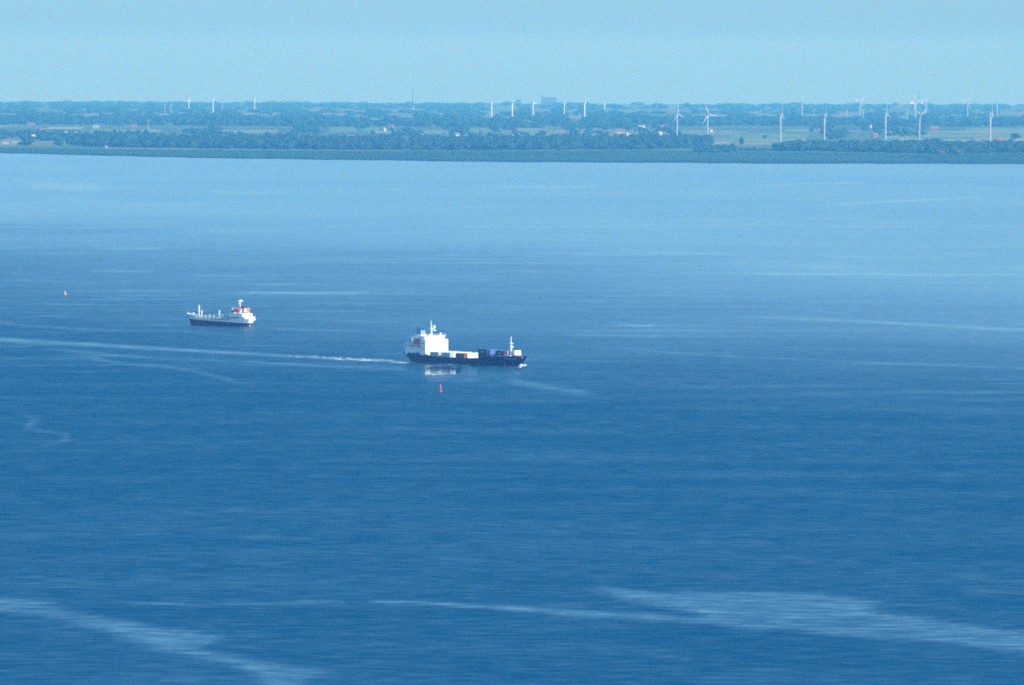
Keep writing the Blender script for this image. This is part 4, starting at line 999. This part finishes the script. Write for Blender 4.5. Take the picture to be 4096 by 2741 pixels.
for k, (xx, yy) in enumerate(((-7.5, 2.2), (-5.8, -1.4), (-4.2, 2.5), (-2.4, .8), (3.2, 2.2), (6.5, 2.4), (10, 2.2))):
    b = MB(); b.tube((xx, yy, 4.6), (xx, yy, 5.9 + .25 * (k % 3)), .38, .34, 8); b.lathe([(.34, 0), (.55, .1), (.5, .4), (.15, .5)], 8, (xx, yy, 5.9 + .2 * (k % 3))); b.build('tank_hatch', M_PIPE, tk)
b = MB()
for k in range(6): b.tube((-6.5 + k * 1.1, -3.6, 4.3), (-6.5 + k * 1.1, 4.2, 4.3), .16, .16, 6); b.tube((-6.5 + k * 1.1, 4.2, 4.3), (-6.5 + k * 1.1, 4.2, 5.3), .2, .2, 6)
b.build('cargo_manifold', M_PIPE, tk)
b = MB(); b.tube((.6, 0, 4.6), (.6, 0, 9.0), .42, .36, 8); b.lathe([(.36, 0), (.5, .1), (.4, .5), (.1, .6)], 8, (.6, 0, 8.9)); b.build('hose_crane_post', M_SHIPW, tk)
b = MB(); b.tube((.6, 0, 6.2), (-6.6, 1.0, 7.6), .2, .14, 6); b.build('hose_crane_jib', M_SHIPW, tk)
b = MB(); b.box(18.2, 20.6, -1.2, 1.2, 5.2, 6.6, .1); b.build('forward_store', M_SHIPW, tk)
m3 = MB().tube((17.4, 0, 4.6), (17.4, 0, 12.3), .45, .3, 8).build('foremast', M_SHIPW, tk)
b = MB(); b.box(17.0, 17.8, -.7, .7, 10.4, 10.6); b.build('mast_platform', M_SHIPW, m3)
b = MB(); b.tube((15.2, 0, 4.6), (15.2, 0, 8.6), .36, .32, 8); b.lathe([(.32, 0), (.5, .1), (.4, .4), (.1, .5)], 8, (15.2, 0, 8.5)); b.build('vent_post', M_SHIPW, tk)
b = MB(); b.tube((22.4, -1.0, 6.9), (22.4, 1.0, 6.9), .5, .5, 10); b.box(21.8, 23, -.3, .3, 6.2, 7.2); b.build('windlass', M_PIPE, tk)
b = MB(); b.box(24.4, 25.0, 2.2, 2.75, 4.6, 5.4, .1); b.build('anchor', M_SOOT, tk)

# ------------------------------------------------------------------ buoys
M_BRED = paint('buoy_red', (.80, .035, .05), .4, .08); M_BYEL = paint('buoy_orange', (.78, .33, .07), .45, .1)
e = empty('channel_buoy', at(1762, 1567)); 
MB().lathe([(.35, -.7), (.72, -.35), (.74, .1), (.66, .42), (.5, .5)], 16).build('float', M_BRED, e, True)
MB().lathe([(.5, .5), (.42, 1.2), (.33, 2.4), (.26, 2.9), (.16, 3.15)], 16).build('tower', M_BRED, e, True)
MB().lathe([(.1, 3.1), (.13, 3.2), (.13, 3.45), (.04, 3.5)], 10).build('lantern', M_SHIPW, e)
tag(e, 'red can-shaped channel buoy in front of the container ship', 'buoy')
e = empty('channel_buoy', at(260, 1179))
MB().lathe([(.5, -.6), (1.15, -.3), (1.2, .25), (.9, .55), (.6, .6)], 16).build('float', M_BYEL, e, True)
b = MB()
for k in range(4):
    a = k * math.pi / 2 + .4; b.tube((.8 * math.cos(a), .8 * math.sin(a), .5), (.22 * math.cos(a), .22 * math.sin(a), 1.9), .1, .08, 6)
b.build('frame', M_BYEL, e)
MB().lathe([(.3, .6), (.55, .9), (.5, 1.5), (.25, 1.9)], 12).build('drum', M_BYEL, e, True)
MB().lathe([(.16, 1.9), (.2, 2.0), (.2, 2.3), (.05, 2.45)], 10).build('lantern', M_SHIPW, e)
tag(e, 'small orange buoy with pale lantern, alone at the left', 'buoy')

# ------------------------------------------------------------------ foam
mf, ntf, bf = nodes_mat('sea_foam')
nz = ntf.nodes.new('ShaderNodeTexNoise'); nz.inputs['Scale'].default_value = .9; nz.inputs['Detail'].default_value = 4
g_ = ntf.nodes.new('ShaderNodeNewGeometry'); ntf.links.new(g_.outputs['Position'], nz.inputs['Vector'])
rp = ntf.nodes.new('ShaderNodeValToRGB'); rp.color_ramp.elements[0].position = .35; rp.color_ramp.elements[0].color = (.38, .50, .56, 1); rp.color_ramp.elements[1].position = .6; rp.color_ramp.elements[1].color = (.85, .88, .88, 1)
ntf.links.new(nz.outputs[0], rp.inputs[0]); ntf.links.new(rp.outputs[0], bf.inputs['Base Color']); bf.inputs['Roughness'].default_value = .8
def bow_wave(parent_obj, stem_x, label):
    V = []; Fc = []; g = np.random.default_rng(4); n = 26; m_ = 7
    for side in (-1, 1):
        o = len(V)
        for i in range(n):
            t = i / (n - 1); x = stem_x + 2.6 - t * 13.0
            hgt = (1.75 * math.exp(-((t - .12) / .15) ** 2) + .35 * math.exp(-((t - .62) / .3) ** 2)) * (.85 + .3 * g.random())
            yin = min(0.0, -0.15) if x > 43.6 else cs_side(x, .4) + .25
            for j in range(m_):
                u = j / (m_ - 1); w = .5 + 2.4 * math.exp(-((t - .2) / .28) ** 2) + .5 * t
                V.append((x, side * (-yin + u * w) , hgt * math.sin(math.pi * (.18 + .82 * u)) * (.85 + .3 * g.random()) - .12))
        for i in range(n - 1):
            for j in range(m_ - 1):
                a = o + i * m_ + j; Fc.append((a, a + 1, a + m_ + 1, a + m_))
    me_ = bpy.data.meshes.new('bow_wave'); me_.from_pydata(V, [], Fc); me_.update(); smooth(me_)
    o = link_obj('bow_wave', me_, mf); o.matrix_world = parent_obj.matrix_world.copy(); o.location = parent_obj.location; o.rotation_euler = parent_obj.rotation_euler
    o['kind'] = 'stuff'; o['label'] = label; o['category'] = 'bow wave'
bow_wave(ship, 44.5, 'white foaming bow wave at the container ship stem')
def foam_trail(label):
    """broken foam behind the container ship and along her side"""
    g = np.random.default_rng(8); V = []; Fc = []
    def patch(c, a, b_, ang, z):
        o = len(V); n = 9
        for k in range(n):
            th = 2 * math.pi * k / n; rr_ = g.uniform(.55, 1.1)
            x = a * math.cos(th) * rr_; y = b_ * math.sin(th) * rr_
            V.append((c[0] + x * math.cos(ang) - y * math.sin(ang), c[1] + x * math.sin(ang) + y * math.cos(ang), z + g.uniform(0, .12)))
        V.append((c[0], c[1], z + .22))
        for k in range(n): Fc.append((o + k, o + (k + 1) % n, o + n))
    trail = [at(1626, 1449), at(1420, 1439), at(1180, 1426)]
    tang = math.atan2((trail[1] - trail[0]).y, (trail[1] - trail[0]).x)
    for k in range(170):
        t = g.random() ** 2.2; i = 0 if t < .5 else 1; f = (t - .5 * i) * 2
        p = trail[i].lerp(trail[i + 1], f); sp = 3.5 + 7 * t
        s = (1.0 - .75 * t)
        p = p + Vector((g.normal(0, sp * .35), g.normal(0, sp), 0))
        patch((p.x, p.y), g.uniform(2.0, 7.5) * s + .3, g.uniform(.35, 1.3) * s + .12, g.normal(tang, .12), p.z)
    Mx = ship.matrix_world if False else Matrix.Translation(CP) @ Matrix.Rotation(CROT, 4, 'Z')
    for k in range(26):
        x = g.uniform(-12, 14); q = Mx @ Vector((x, -9.2 - g.random() * 2.2 - abs(x + 4) * .05, .02)); patch((q.x, q.y), g.uniform(.8, 2.6), g.uniform(.2, .5), CROT + g.normal(0, .15), q.z)
    for k in range(16):
        x = g.uniform(26, 40); q = Mx @ Vector((x, cs_side(x, .3) - .9 - g.random() * .9, .02)); patch((q.x, q.y), g.uniform(.7, 2.0), g.uniform(.2, .55), CROT + g.normal(0, .15), q.z)
    me_ = bpy.data.meshes.new('wake_foam'); me_.from_pydata(V, [], Fc); me_.update()
    o = link_obj('wake_foam', me_, mf); o['kind'] = 'stuff'; o['label'] = label; o['category'] = 'foam'
foam_trail('broken white foam trailing behind the container ship')

# ------------------------------------------------------------------ haze
def make_haze():
    zt = CAM_H + 140.0; zb = drop(0, 95000.0) - 60.0
    V = [(-30000, -1500, zb), (30000, -1500, zb), (30000, 95000, zb), (-30000, 95000, zb), (-30000, -1500, zt), (30000, -1500, zt), (30000, 95000, zt), (-30000, 95000, zt)]
    Fh = [(0, 3, 2, 1), (4, 5, 6, 7), (0, 1, 5, 4), (1, 2, 6, 5), (2, 3, 7, 6), (3, 0, 4, 7)]
    me = np_mesh('haze', V, Fh)
    mt = bpy.data.materials.new('haze_air'); mt.use_nodes = True
    nt = mt.node_tree
    for n in list(nt.nodes): nt.nodes.remove(n)
    out = nt.nodes.new('ShaderNodeOutputMaterial'); pv = nt.nodes.new('ShaderNodeVolumePrincipled')
    pv.inputs['Color'].default_value = HAZE_COL
    pv.inputs['Absorption Color'].default_value = HAZE_ABS
    pv.inputs['Density'].default_value = HAZE_DENS
    pv.inputs['Anisotropy'].default_value = 0.0
    nt.links.new(pv.outputs[0], out.inputs['Volume'])
    o = link_obj('haze', me, mt); o['kind'] = 'stuff'
    o['label'] = 'thin blue haze in the air over the whole estuary'
    o['category'] = 'haze'
    return o
HAZE_COL = (.075, .332, .655, 1); HAZE_ABS = (.87, .60, .12, 1); HAZE_DENS = 5.9e-5
make_haze()
